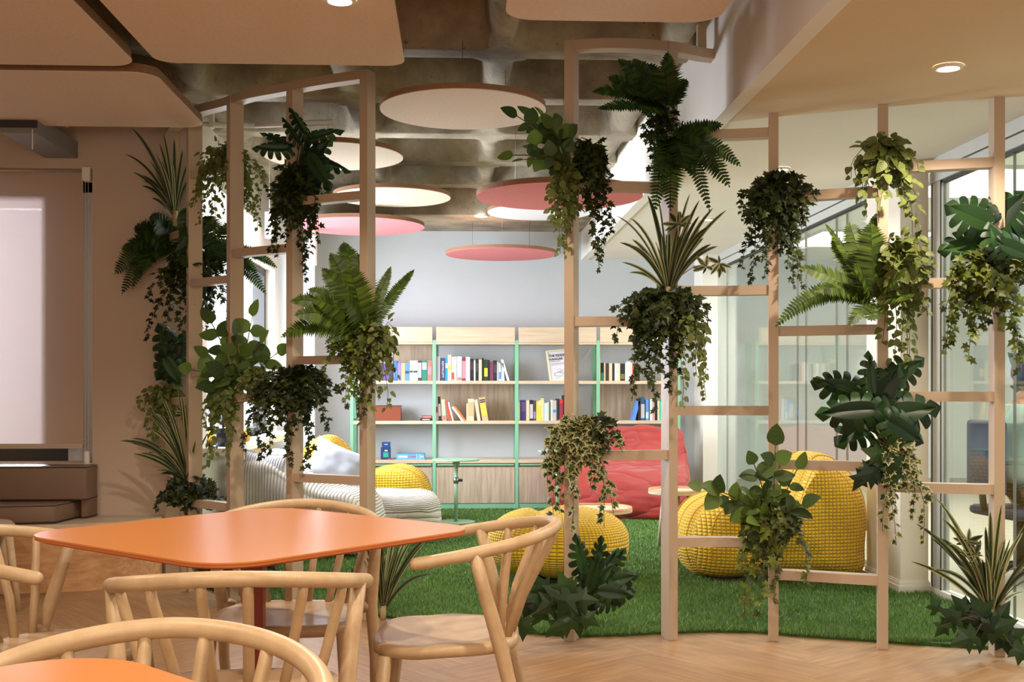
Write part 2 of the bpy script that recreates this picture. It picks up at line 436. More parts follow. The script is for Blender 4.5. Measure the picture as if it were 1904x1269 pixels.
# --- artificial turf slab with a thin raised edge that follows the screen
tp = [(e.x, e.y+.012) for e in EDGE if -1.75 < e.x < 2.62]
tp = [(-1.62, edge_v(-1.62)+.012)]+[p for p in tp if p[0] > -1.6]+[(2.60, edge_v(2.60)+.012), (2.60, 6.15), (2.44, 6.15), (2.44, 10.95), (-1.62, 10.95)]
turf = struct('floor_turf', MB().prism(tp, -.002, .016), M['turf'])
def grass(n_near=190000):
    rng = np.random.default_rng(5)
    u = rng.uniform(-1.6, 2.6, n_near*2); t = rng.uniform(0, 1, n_near*2)
    v = 4.95+(10.9-4.95)*t**1.75
    ue = np.array([e.x for e in EDGE]); ve = np.array([e.y for e in EDGE])
    ok = (v > np.interp(u, ue, ve)-.004) & ~((u > 2.43) & (v > 6.14))
    u, v = u[ok][:n_near], v[ok][:n_near]; n = len(u)
    dist = np.clip((v-4.9)/6, 0, 1)
    wd = .0022+.006*dist; h = rng.uniform(.016, .032, n)*(1-.55*dist)
    an = rng.uniform(0, 2*np.pi, n); ln = rng.normal(0, .35, n)*h; lb = rng.normal(0, .35, n)*h
    ws = wd[:, None]*np.stack([np.cos(an), np.sin(an)], 1)
    P = np.zeros((n, 3, 3), np.float32)
    P[:, 0, 0] = u-ws[:, 0]; P[:, 0, 1] = v-ws[:, 1]; P[:, 0, 2] = .012
    P[:, 1, 0] = u+ws[:, 0]; P[:, 1, 1] = v+ws[:, 1]; P[:, 1, 2] = .012
    P[:, 2, 0] = u+ln; P[:, 2, 1] = v+lb; P[:, 2, 2] = .014+h
    me = bpy.data.meshes.new('grass'); me.vertices.add(n*3); me.vertices.foreach_set('co', P.ravel())
    me.loops.add(n*3); me.loops.foreach_set('vertex_index', np.arange(n*3, dtype=np.int32))
    me.polygons.add(n); me.polygons.foreach_set('loop_start', np.arange(0, n*3, 3, dtype=np.int32))
    me.update(calc_edges=True); me.materials.append(M['grass'])
    uvl = me.uv_layers.new(name='UVMap')
    o = bpy.data.objects.new('artificial_grass', me); C.objects.link(o)
    tag(o, 'short bright green artificial grass covering the reading area floor', 'grass', kind='stuff')
grass()
# --- walls
quadwall('wall_left_front', -4.6, -1.62, 6.90, 7.10, 0, 3.25, M['tan'], holes=[(-3.95, -2.20, .70, 2.47)])
quadwall('wall_left', -1.84, -1.62, 7.10, 11.15, 0, 3.25, M['white'], holes=[(7.35, 10.05, .77, 2.19)])
quadwall('wall_back', -1.62, 2.72, 10.95, 11.15, 0, 3.25, M['greywall'], holes=[(-1.53, -1.38, .35, 2.55)])
quadwall('wall_left_cafe', -4.8, -4.6, -2.6, 7.1, 0, 3.25, M['tan'])
quadwall('wall_cafe_rear', -4.8, 6.8, -2.8, -2.6, 0, 3.25, M['tan'])
quadwall('wall_office_right', 6.6, 6.8, -2.8, 14.4, 0, 3.25, M['office_wall'])
quadwall('wall_office_back', 2.72, 6.8, 14.2, 14.4, 0, 3.25, M['office_wall'])
struct('wall_office_partition', MB().box(2.72, 6.6, 3.3, 3.4, 0, 2.75), M['office_wall'])
# --- waffle slab: coffers sunk between ribs
def waffle():
    NX, NY, K = 6, 13, 22
    u0, v0, P_ = .225-.86*5-.43+.43, 5.75-.94*7, None
    nu, nv = NX*K+1, NY*K+1
    U = np.linspace(-4.935, -4.935+.86*7.14, 7*K+4); V = np.linspace(5.75-.94*9, 9.92, 14*K+1)
    s = ((U+4.935-.0) / .86); s = (s-np.floor(s))*2-1
    t = ((V-(5.75-.94*9))/.94); t = (t-np.floor(t))*2-1
    S, T = np.meshgrid(s, t); q = ((np.abs(S)/.86)**8+(np.abs(T)/.80)**8)**(1/8)
    x = np.clip((1-q)/.17, 0, 1); H = 2.85+.37*(x*x*(3-2*x))**.8
    H += .007*(np.abs(np.maximum(np.abs(S), np.abs(T))-.93) < .025)
    UU, VV = np.meshgrid(U, V)
    n = len(U); m = len(V)
    co = np.stack([UU, VV, H], -1).reshape(-1, 3)
    idx = np.arange(n*m).reshape(m, n)
    f = np.stack([idx[:-1, :-1], idx[1:, :-1], idx[1:, 1:], idx[:-1, 1:]], -1).reshape(-1, 4)
    me = bpy.data.meshes.new('ceiling'); me.from_pydata(co.tolist(), [], f.tolist()); me.materials.append(M['concrete'])
    me.polygons.foreach_set('use_smooth', [True]*len(f))
    o = bpy.data.objects.new('ceiling', me); C.objects.link(o); tag(o, kind='structure')
waffle()
struct('ceiling_roof_slab', MB().box(-4.8, 6.8, -2.8, 14.4, 3.26, 3.4), M['concrete'])
dbm = MB().box(-1.9, 1.21, 9.92, 10.3, 2.67, 3.25).box(-1.9, 1.21, 10.3, 10.32, 2.675, 3.25).box(-1.9, 1.21, 10.32, 10.96, 2.67, 3.25)
struct('ceiling_beam', dbm, M['concrete'])
# --- plasterboard bulkhead on the right: fascia and soffit
struct('wall_bulkhead_fascia', MB().box(1.19, 1.26, -2.6, 10.95, 2.396, 3.25), M['white'])
SC_PX = [(1200, 240), (1335, 228), (1440, 217), (1540, 208), (1640, 199), (1740, 190), (1850, 182), (1960, 175)]
sc = [cw((x-CX0)/FPX*(FPX*1.25/(HY-y)), FPX*1.25/(HY-y)) for x, y in SC_PX]
sc = [(p.x, p.y) for p in sc]
sc[0] = (1.20, sc[1][1]); sc = [p for p in sc if p[0] >= 1.2]
fr = [(1.20, -2.6)]+[(2.75, -2.6)]+[(2.75, sc[-1][1])]+sc[::-1]
struct('ceiling_soffit_front', MB().prism(fr[::1], 2.398, 2.44), M['soffit_front'])  # split from the rear part to carry the warm light in its colour
bk = sc+[(2.75, sc[-1][1]), (2.75, 10.95), (1.20, 10.95)]
struct('ceiling_soffit_rear', MB().prism(bk, 2.408, 2.45), M['soffit_back'])
struct('ceiling_office', MB().box(2.72, 6.6, -2.6, 14.2, 2.72, 2.78), M['office_wall'])
struct('wall_office_head', MB().box(2.66, 2.75, -2.6, 14.2, 2.44, 2.75), M['office_wall'])
# --- column with moulded skirting
struct('column', MB().box(2.44, 2.60, 6.14, 6.66, 0, 2.42, bev=.004), M['soffit_back'])
bb = MB().box(2.425, 2.612, 6.125, 6.66, 0, .055).box(2.431, 2.606, 6.131, 6.66, .055, .075).box(2.435, 2.60, 6.135, 6.66, .075, .085)
struct('baseboard_column', bb, M['white'])
struct('wall_back_pilaster', MB().box(2.30, 2.44, 10.55, 10.95, 0, 2.42), M['white'])
# --- glazed partitions
def glaze(name, x, runs, head, bottom, y0, y1, frame_x=.05):
    w_ = tag(bpy.data.objects.new(name, None), kind='structure'); C.objects.link(w_)
    MB().box(x-frame_x/2, x+frame_x/2, y0, y1, 0, bottom).build('bottom_track', M['white'], w_)
    MB().box(x-frame_x/2, x+frame_x/2, y0, y1, head, head+.055).box(x-frame_x/2-.006, x+frame_x/2, y0, y1, head+.062, 2.41).build('head_frame', M['alu'], w_)
    MB().box(x-.02, x+.02, y0, y1, head-.012, head).box(x-.02, x+.02, y0, y1, head+.055, head+.062).build('gasket', M['darkmetal'], w_)
    for a, b in runs:
        MB().box(x-.006, x+.006, a+.003, b-.003, bottom, head-.012).build('pane', M['glass'], w_)
        MB().box(x-.007, x+.007, b-.0016, b+.0016, bottom, head-.012).build('joint', M['grey'], w_)
    return w_
glaze('window_1', 2.46, [(6.68, 7.05), (7.05, 7.25), (7.25, 7.9), (7.9, 8.1), (8.1, 10.25), (10.25, 10.9)], 2.28, .05, 6.66, 10.92)
glaze('window_2', 2.64, [(-2.6, 1.0), (1.0, 3.1), (3.1, 5.25), (5.25, 6.02)], 2.28, .05, -2.6, 6.14, .07)
struct('window_2_post', MB().box(2.615, 2.665, 6.02, 6.14, .05, 2.41), M['alu'])
struct('trim_glazing_gasket', MB().box(2.612, 2.618, 6.125, 6.14, .05, 2.41).box(2.612, 2.618, 6.015, 6.02, .05, 2.41), M['darkmetal'])
# --- daylight window of the reading area (left wall)
wn = tag(bpy.data.objects.new('window_3', None), kind='structure'); C.objects.link(wn)
fr_ = MB()
for (a, b, p, q) in ((7.35, 10.05, .77, .82), (7.35, 10.05, 2.13, 2.19), (7.35, 7.41, .82, 2.13), (9.97, 10.05, .82, 2.13), (8.86, 8.92, .82, 2.13)):
    fr_.box(-1.80, -1.70, a, b, p, q)
fr_.build('window_frame', M['darkmetal'], wn)
MB().box(-1.76, -1.752, 7.41, 8.86, .82, 2.13).build('pane', M['winglass'], wn)
MB().box(-1.76, -1.752, 8.92, 9.97, .82, 2.13).build('pane', M['winglass'], wn)
MB().box(-1.69, -1.44, 7.2, 10.1, .72, .77, bev=.004).build('window_sill', M['white'], wn)
wb = tag(bpy.data.objects.new('window_4', None), kind='structure'); C.objects.link(wb)
MB().box(-1.53, -1.515, 11.02, 11.08, .35, 2.55).box(-1.395, -1.38, 11.02, 11.08, .35, 2.55).box(-1.53, -1.38, 11.02, 11.08, .35, .38).build('window_frame', M['white'], wb)
MB().box(-1.515, -1.395, 11.04, 11.046, .38, 2.55).build('pane', M['winglass'], wb)
# --- the cafe window behind the roller blind
wc = tag(bpy.data.objects.new('window_5', None), kind='structure'); C.objects.link(wc)
fr_ = MB()
for (a, b, p, q) in ((-3.95, -2.41, .70, .79), (-3.95, -2.41, 2.26, 2.36), (-2.57, -2.41, .79, 2.26), (-3.95, -3.85, .79, 2.26)):
    fr_.box(a, b, 7.10, 7.18, p, q)
fr_.build('window_frame', M['darkmetal'], wc)
MB().box(-3.85, -2.57, 7.13, 7.136, .79, 2.26).build('pane', M['winglass'], wc)
struct('wall_left_front_reveal', MB().box(-3.95, -2.20, 7.18, 7.20, .6, .70).box(-2.41, -2.20, 7.10, 7.2, .70, 2.47).box(-3.95, -2.2, 7.10, 7.2, 2.36, 2.47), M['greywall'])
rb = thing('roller_blind', 'pale roller blind glowing with daylight above the brown bench cushions', 'blind', (-2.26, 6.93, 2.47))
MB().box(-1.69, 0, -.012, -.0105, -1.66, -.03).build('blind_fabric', M['blind'], rb)
MB().box(-1.69, .0, -.022, -.006, -1.685, -1.655, bev=.003).build('bottom_bar', M['tan'], rb)
MB().tube([(-1.69, .012, -.03), (.0, .012, -.03)], .016, 12).build('roller', M['tan'], rb)
MB().box(.0, .05, -.045, .02, -.075, .01, bev=.006).build('bracket', M['white'], rb)
ch = MB()
for k in range(150):
    for dx in (.018, .036): ch.tube([(dx, -.03, -.08-k*.0108), (dx, -.03, -.08-k*.0108-.006)], .0022, 4)
tag(ch.build('bead_chain', M['white'], rb), kind='stuff')
MB().box(.012, .044, -.042, -.018, -1.80, -1.70, bev=.008).build('chain_weight', M['white'], rb, smooth=True)
# skirting, sockets, conduit, duct
struct('baseboard_back', MB().box(-1.62, 2.3, 10.935, 10.95, 0, .06), M['white'])
pp = MB().tube([(-4.5, 6.72, 2.70), (-1.2, 6.72, 2.70)], .017, 10).tube([(-1.2, 6.72, 2.70), (-.75, 6.75, 2.73)], .017, 10)
pq = pp.build('conduit_pipe', M['white']); tag(pq, 'thin white pipe running below the slab above the beige wall', 'pipe')
for x in (-3.4, -2.3, -1.45): MB().box(x-.012, x+.012, 6.695, 6.745, 2.68, 2.85).build('pipe_clip', M['white'], pq)
du = thing('cable_duct', 'grey metal duct box hanging above the roller blind', 'duct', (-2.38, 6.56, 2.53))
MB().box(-.095, .095, -.33, .34, 0, .10, bev=.003).build('casing', M['grey'], du)
MB().box(-.10, .10, -.34, -.325, .03, .09).build('end_flange', M['darkmetal'], du)
MB().tube([(.08, -.345, .02), (.08, -.345, -.09)], .003, 6).build('hanging_wire', M['white'], du)
MB().tube([(0, .0, .10), (0, .0, .33)], .006, 6).build('drop_rod', M['chrome'], du)
so = thing('wall_socket', 'grey double socket low on the back wall beside the red beanbag', 'socket', (2.04, 10.94, .30))
MB().box(-.04, .04, -.012, .012, -.07, .07, bev=.004).build('plate', M['alu'], so)
for dz in (-.03, .03): MB().disc((0, 0, 0), .018, 0, .004, 16).build('outlet', M['black'], so).matrix_basis = Matrix.Translation((0, -.012, dz)) @ Matrix.Rotation(PI/2, 4, 'X')
cu = MB()
vs, fs = [], []
for k in range(41):
    t = k/40; x = -1.50+.02*math.sin(t*40); y = 10.12+.5*t
    for z in (.1, 2.3): vs.append((x, y, z))
for k in range(40): fs.append((2*k, 2*k+2, 2*k+3, 2*k+1))
cu.add(vs, fs, smooth=True)
o = cu.build('window_curtain', plain('cream_curtain', (226, 212, 190), .9, .03)); tag(o, 'cream pleated curtain hanging beside the big reading area window', 'curtain')
so_ = o.modifiers.new('t', 'SOLIDIFY'); so_.thickness = .006
MB().tube([(-1.50, 10.1, 2.31), (-1.50, 10.66, 2.31)], .012, 8).build('curtain_rod', M['white'], o)
yc = MB(); 
o = MB().box(-.13, .13, -.14, .14, 0, .10, bev=.04).build('seat_cushion', M['yellow_seam'], smooth=True, loc=(-1.56, 7.75, .77)); tag(o, 'small mustard cushion lying on the white window sill', 'cushion')
# ================================================================== CEILING PANELS AND DISCS
def ceil_h(x, y):
    if y > 9.92: return 2.67
    s = (x+4.935)/.86; t = (y-(5.75-.94*9))/.94; s = (s-math.floor(s))*2-1; t = (t-math.floor(t))*2-1
    q = ((abs(s)/.86)**8+(abs(t)/.80)**8)**(1/8); k = min(1, max(0, (1-q)/.17))
    return 2.85+.37*(k*k*(3-2*k))**.8
def cables(root, pts, z1):
    for x, y in pts: MB().tube([(x, y, 0), (x, y, ceil_h(root.location.x+x, root.location.y+y)-root.location.z+.004)], .0015, 4).build('cable', M['chrome'], root)
def panel(label, x0, x1, y0, y1, r=.11, z=2.60, mat='felt'):
    t = thing('acoustic_baffle', label, 'ceiling panel', ((x0+x1)/2, (y0+y1)/2, z), 0, 'rounded rectangular panels under the slab')
    w_, h_ = x1-x0, y1-y0
    MB().prism(rrect(0, 0, w_, h_, r), 0, .004).prism(rrect(0, 0, w_-.004, h_-.004, r), .004, .045, mi=1).build('felt_board', [M[mat], M['felt_edge']], t)
    cables(t, [(sx*(w_/2-.15), sy*(h_/2-.15)) for sx in (-1, 1) for sy in (-1, 1)], .28)
    return t
panel('sand felt panel above the roller blind, its right end by the plant screen', -2.64, -1.40, 5.26, 6.36, .12)
panel('sand felt panel nearest the picture corner, in front of the one over the blind', -2.62, -1.44, 2.6, 5.16, .12)
panel('large sand felt panel with a downlight, over the orange table', -1.34, -.24, 2.6, 5.10, .09)
panel('sand felt panel beside the white bulkhead, over the trellis gap', .18, 1.02, 2.6, 4.44, .12)
def disc(label, px, py, diam, h, mat, group, edge='felt_edge'):
    Z = FPX*(h-EYE)/(HY-py); p = at(px, py, Z)
    t = thing('acoustic_disc', label, 'disc', p, 0, group)
    MB().disc((0, 0, 0), diam/2, 0, .004, 72).disc((0, 0, 0), diam/2-.001, .004, .032, 72, mi=1).build('felt_board', [M[mat], M[edge]], t)
    cables(t, [(diam*.3*math.cos(a), diam*.3*math.sin(a)) for a in (.5, 2.6, 4.7)], 0)
G1, G2 = 'round pale felt discs under the slab', 'round pink felt discs under the slab'
disc('large sand felt disc hanging nearest, left of the fern post', 861, 206, .865, 2.60, 'felt', G1)
disc('pale round felt disc behind the small split-leaf plant', 620, 292, .87, 2.60, 'felt_light', G1)
disc('oat round felt disc hanging above the left pink disc', 729, 368, .89, 2.60, 'felt_light', G1)
disc('coral felt disc hanging behind the striped vine', 1040, 367, 1.0, 2.30, 'felt_coral', G2)
disc('white felt disc half hidden above and behind the coral disc', 1003, 396, .86, 2.60, 'felt_white', G1)
disc('pink felt disc behind the left screen, over the white lounge', 668, 422, 1.09, 2.50, 'felt_pink', G2)
disc('pink felt disc hanging lowest, by the back wall', 932, 474, 1.0, 2.35, 'felt_pink', G2)
def downlight(label, p, r=.045, mat='light'):
    t = thing('recessed_downlight', label, 'light', p)
    MB().disc((0, 0, 0), r, -.004, .004, 32).build('lens', M[mat], t)
    n = 32; vs = []; 
    for rr, z in ((r, -.002), (r, -.010), (r+.012, -.008), (r+.014, .002)):
        for k in range(n): vs.append((rr*math.cos(2*PI*k/n), rr*math.sin(2*PI*k/n), z))
    MB().add(vs, [(i*n+k, i*n+(k+1) % n, (i+1)*n+(k+1) % n, (i+1)*n+k) for i in range(3) for k in range(n)], smooth=True).build('trim_ring', M['white'], t)
    return t
downlight('lit recessed downlight in the sand ceiling at the upper right', SOFFIT_SPOT, .042)
downlight('lit recessed downlight beyond the screen, beside the beige post top', REAR_SPOT+Vector((0, 0, .010)), .03)
downlight('lit downlight set in the large felt panel', PANEL_SPOT+Vector((0, 0, .046)), .045)
for q, p in enumerate(CAFE_SPOTS):
    downlight(['lit downlight above the chair right of the orange table', 'lit downlight above the chair left of the orange table', 'lit downlight above the window bench', 'lit downlight in the sand ceiling near the viewer', 'lit downlight straight above the viewer'][q], Vector(p)+Vector((0, 0, .02)), .04)['group'] = 'cafe downlights behind the viewer'
for q, (x, y) in enumerate(READ_SPOTS):
    downlight(['lit downlight in the cream ceiling by the glass wall', 'lit downlight in the cream ceiling near the back wall', 'white lit spot in the concrete beam by the back wall'][q], (x, y, 2.405 if q < 2 else 2.668), .04 if q < 2 else .05, 'lightw')
def pendant(label, px, y0, y1, Z, r):
    a, b = at(px, y1, Z), at(px, y0, Z)
    t = thing('cylinder_pendant', label, 'pendant lamp', a, 0, 'white cylinder lamps by the window')
    h = b.z-a.z
    MB().disc((0, 0, 0), r, 0.004, h, 28).build('lamp_tube', M['white'], t, smooth=False)
    MB().disc((0, 0, 0), r*.8, 0, .0045, 28).build('lens', M['lightw'], t)
    MB().tube([(0, 0, h), (0, 0, ceil_h(a.x, a.y)-a.z+.004)], .003, 5).build('cord', M['white'], t)
pendant('white cylinder lamp beside the ivy, lit at its lower end', 501, 395, 443, 8.3, .034)
pendant('white cylinder lamp further back by the slot window', 582, 430, 493, 9.6, .034)
pendant('slim white cylinder lamp between the two left posts', 457, 345, 407, 9.0, .016)
# ================================================================== TRELLIS SCREENS
PT, PD = .045, .08
POSTS = dict(P1=(-2.045, 6.80, 72), P2=(-1.80, 6.40, 57), P3=(-1.50, 6.12, 51), P4=(-1.125, 5.85, 34), P5=(-.72, 5.63, 24),
             A=(.272, 5.16, 21), B=(.722, 5.18, -20), C=(1.194, 5.16, 12), D=(1.640, 5.0, 15), E=(2.090, 4.87, 6))
def hermite(a, b, n=14):
    (xa, za, ta), (xb, zb, tb) = POSTS[a], POSTS[b]
    A_, B_ = Vector((xa, za)), Vector((xb, zb)); L = (B_-A_).length
    da = Vector((math.cos(math.radians(ta)), -math.sin(math.radians(ta))))*L
    db = Vector((math.cos(math.radians(tb)), -math.sin(math.radians(tb))))*L
    out = []
    for i in range(n+1):
        t = i/n; h00 = 2*t**3-3*t**2+1; h10 = t**3-2*t**2+t; h01 = -2*t**3+3*t**2; h11 = t**3-t**2
        out.append(A_*h00+da*h10+B_*h01+db*h11)
    return out
def strip(path, z0, z1, depth):
    """a rectangular bar swept along a plan path (camera-plane metres)"""
    mb = MB(); n = len(path); P = [cw(p.x, p.y) for p in path]; vs = []
    for i, p in enumerate(P):
        t = (P[min(i+1, n-1)]-P[max(i-1, 0)]).normalized(); nn = Vector((-t.y, t.x, 0))*depth/2
        for s_, z in ((-1, z0), (1, z0), (1, z1), (-1, z1)): vs.append((p.x+s_*nn.x, p.y+s_*nn.y, z))
    fs = [(i*4+k, i*4+(k+1) % 4, (i+1)*4+(k+1) % 4, (i+1)*4+k) for i in range(n-1) for k in range(4)]+[(0, 3, 2, 1), tuple((n-1)*4+k for k in range(4))]
    return mb.add(vs, fs)
RH = .043
def screen(label, posts, tops, rungs, beams):
    c0 = cw(POSTS[posts[0]][0], POSTS[posts[0]][1])
    t = thing('trellis_screen', label, 'screen', (0, 0, 0))
    for k in posts:
        X, Z, th = POSTS[k]; p = cw(X, Z)
        o = MB().box(-PT/2, PT/2, -PD/2, PD/2, 0, tops[k], bev=.0015).build('post', M['post'], t)
        o.location = (p.x, p.y, 0); o.rotation_euler = (0, 0, -math.radians(th)-YAW)
    for a, b, pxh, py, end in rungs:     # py: rung centre line in the photo at post `end`
        Z = POSTS[end][1]; h = EYE+(HY-py)*Z/FPX
        strip(hermite(a, b), h-RH/2, h+RH/2, .062).build('rung', M['post'], t)
    for a, b, h in beams: strip(hermite(a, b), h-.045, h, .07).build('top_beam', M['post'], t)
    return t
sL = screen('curved beige trellis screen left of the gap, hung with plants', ['P1', 'P2', 'P3', 'P4', 'P5'], dict(P1=2.73, P2=2.73, P3=2.73, P4=2.73, P5=2.73),
    [('P4', 'P5', 0, 364, 'P5'), ('P4', 'P5', 0, 669, 'P5'), ('P4', 'P5', 0, 894, 'P5'),
     ('P3', 'P4', 0, 462, 'P4'), ('P3', 'P4', 0, 741, 'P4'),
     ('P2', 'P3', 0, 519, 'P3'), ('P2', 'P3', 0, 310, 'P3'), ('P2', 'P3', 0, 692, 'P3'), ('P2', 'P3', 0, 944, 'P3'),
     ('P1', 'P2', 0, 429, 'P2'), ('P1', 'P2', 0, 747, 'P2'), ('P1', 'P2', 0, 900, 'P2')],
    [('P1', 'P2', 2.73), ('P2', 'P3', 2.73), ('P3', 'P4', 2.73), ('P4', 'P5', 2.73)])
sR = screen('curved beige trellis screen right of the gap, hung with plants', ['A', 'B', 'C', 'D', 'E'], dict(A=2.73, B=2.73, C=2.40, D=2.40, E=2.40),
    [('A', 'B', 0, 350, 'A'), ('A', 'B', 0, 599, 'A'), ('A', 'B', 0, 846, 'A'),
     ('B', 'C', 0, 248, 'C'), ('B', 'C', 0, 540, 'C'), ('B', 'C', 0, 764, 'C'), ('B', 'C', 0, 1010, 'C'),
     ('C', 'D', 0, 357, 'D'), ('C', 'D', 0, 613, 'D'), ('C', 'D', 0, 868, 'D'), ('C', 'D', 0, 1079, 'D'),
     ('D', 'E', 0, 304, 'E'), ('D', 'E', 0, 525, 'E'), ('D', 'E', 0, 738, 'E'), ('D', 'E', 0, 910, 'E')],
    [('A', 'B', 2.73)])
POSTS['X'] = (.96, 5.30, -8)
strip(hermite('B', 'X'), 2.685, 2.73, .07).build('top_beam', M['post'], sR)
p = cw(.885, 5.28); MB().box(p.x-.02, p.x+.02, p.y-.02, p.y+.02, 2.73, 2.90).build('hanger', M['post'], sR)
# ================================================================== BOOKCASE
BV = 10.60                       # front plane of the bookcase
def bu(px, v=BV):                # photo column -> room u on the plane v
    k = (px-CX0)/FPX; return v*(k*CA+SA)/(-k*SA+CA)
def bh(py, v=BV): return EYE+(HY-py)*(v/CA)/FPX
UP = [bu(x) for x in (654, 807.5, 961, 1112.5, 1262)]
bc = thing('bookcase', 'mint green steel bookcase with pale oak shelves and cupboards along the back wall', 'bookcase', (0, BV, 0))
for x in UP:
    for y in (0, .33): MB().box(x-.016, x+.016, y, y+.02, 0, 1.60, bev=.002).build('upright', M['mint'], bc)
    for z in (.42, .86, 1.22): MB().box(x-.006, x+.006, .02, .33, z-.014, z-.002).build('bracket', M['mint'], bc)
ROWS = [(1.188, 1.218), (.812, .842), (.445, .478)]
for i in range(4):
    a, b = UP[i]+.016, UP[i+1]-.016
    MB().box(a+.002, b-.002, -.004, .02, 1.58, 1.722, bev=.002).build('fascia_panel', M['oak_h'], bc)
    MB().box(a, b, .0, .34, 1.56, 1.578).build('top_board', M['oak_h'], bc)
    for z0, z1 in ROWS: MB().box(a, b, .0, .34, z0, z1, bev=.001).build('shelf', M['oak_h'], bc)
    d = MB().box(a+.004, b-.004, .002, .02, .068, .405, bev=.0015).build('door', M['oak_v'], bc)
    MB().box(a+.012, b-.012, -.006, .01, .424, .436).build('door_handle', M['mint'], bc)
    MB().box(a, b, .03, .33, .06, .445).build('cupboard_body', M['oak_v'], bc)
    MB().box(a, b, .008, .02, 0, .064).build('plinth', M['mint'], bc)
for i, z0, z1 in ((0, 1.218, 1.56), (1, .842, 1.188), (3, .842, 1.188)):
    MB().box(UP[i]+.016, UP[i+1]-.016, .325, .337, z0, z1).build('back_panel', M['oak_v'], bc)
# ------------------------------------------------------------------ books
CN = {'white': (226, 226, 228), 'lilac-white': (214, 212, 232), 'navy': (62, 66, 104), 'cyan': (40, 150, 210), 'grey': (186, 182, 182), 'cream': (228, 206, 168),
      'pale blue': (196, 214, 230), 'maroon': (140, 48, 62), 'black': (30, 28, 32), 'dark green': (34, 58, 34), 'plum': (120, 54, 84), 'purple': (96, 78, 130),
      'brown': (66, 48, 44), 'blue': (64, 110, 176), 'lavender': (140, 124, 178), 'orange': (226, 116, 44), 'tan': (206, 170, 126), 'mint': (196, 224, 214), 'teal': (40, 128, 110),
      'salmon': (232, 118, 112), 'charcoal': (66, 66, 68), 'red': (208, 42, 46), 'peach': (234, 200, 168), 'indigo': (62, 52, 112), 'yellow': (236, 204, 66), 'olive': (112, 108, 60),
      'aqua': (60, 190, 160), 'pink': (212, 140, 150), 'sky blue': (92, 140, 216), 'rust': (200, 74, 44), 'slate blue': (44, 80, 116)}
ORD = 'first second third fourth fifth sixth seventh eighth ninth tenth eleventh twelfth thirteenth fourteenth fifteenth sixteenth seventeenth eighteenth nineteenth twentieth twenty-first twenty-second twenty-third'.split()
BAY = {0: 'leftmost bay', 1: 'second bay', 2: 'third bay', 3: 'rightmost bay'}
used_labels = set()
def book(px0, px1, h, z, col, where, lean=0, mark=None, text=None, depth=.14, tall=None):
    """px0..px1: spine in the photo; lean in degrees (positive: top leans left)"""
    v = BV+.035; u0, u1 = bu(px0, v), bu(px1, v); th = max(.008, u1-u0)
    t = bpy.data.objects.new('book', None)
    mb = MB(); c = .0022
    mb.box(0, c, 0, depth, 0, h).box(th-c, th, 0, depth, 0, h).box(0, th, -.001, c, 0, h)      # covers and spine
    mb.box(c, th-c, c, depth-.004, .003, h-.003, mi=1)                                       # page block
    if mark: 
        for q_, (a, b, mc) in enumerate(mark): mb.box(th*.06, th*.94, -.0016, -.0008, h*a, h*b, mi=2+q_)
    mats = [cm(CN[col]), cm((232, 224, 204))]+[cm(CN[k_[2]]) for k_ in (mark or [])]
    o = mb.build('book', mats)
    lr = math.radians(lean)
    base = u0 if lean >= 0 else u1
    if lean >= 0: o.matrix_basis = Matrix.Translation((u1 if lean else u0, v, z+.0005)) @ Matrix.Rotation(-lr, 4, 'Y') @ Matrix.Translation((-th if lean else 0, 0, 0))
    else: o.matrix_basis = Matrix.Translation((u0, v, z+.0005)) @ Matrix.Rotation(-lr, 4, 'Y')
    # words
    if text:
        cu = bpy.data.curves.new('lettering', 'FONT'); cu.body = text; cu.size = th*.62; cu.align_x = 'CENTER'; cu.align_y = 'CENTER'; cu.extrude = .0003
        cu.materials.append(cm((240, 236, 226)) if sum(CN[col]) < 420 else cm((50, 46, 60)))
        tx = bpy.data.objects.new('lettering', cu); C.objects.link(tx); tx.parent = o
        tx.matrix_basis = Matrix.Translation((th/2, -.002, h*.5)) @ Matrix.Rotation(PI/2, 4, 'Y') @ Matrix.Rotation(PI/2, 4, 'X') if False else Matrix(((0, 0, 0, th/2), (0, 0, -1, -.002), (-1, 0, 0, h*.5), (0, 0, 0, 1))) + Matrix(((0, 1, 0, 0), (0, 0, 0, 0), (0, 0, 0, 0), (0, 0, 0, 0)))
        fit = h*.8/max(.01, len(text)*cu.size*.62)
        if fit < 1: cu.size *= fit
    tag(o, where, 'book')
    return o
def row(bay, rowi, z, items, grp):
    n = 0
    rn = {1: 'top shelf', 2: 'middle shelf'}[rowi]
    for it in items:
        a, b, top, col = it[:4]; kw = it[4] if len(it) > 4 else {}
        h = top; side = f'{ORD[n]} from the left on the {rn} of the {BAY[bay]}'
        lab = f"{col} book{', leaning,' if kw.get('lean') else ''} {side}"
        o = book(a, b, h, z, col, lab, **kw); o['group'] = grp; n += 1
def conv(lst, ox, sc_, bottom, extra={}):
    out = []
    for it in lst:
        a, b, top, col = it[:4]; kw = dict(it[4]) if len(it) > 4 else {}
        h = (bottom-top)/sc_/197.0
        out.append((ox+a/sc_, ox+b/sc_, h, col, kw))
    return out
Mk = lambda *a: dict(mark=list(a))
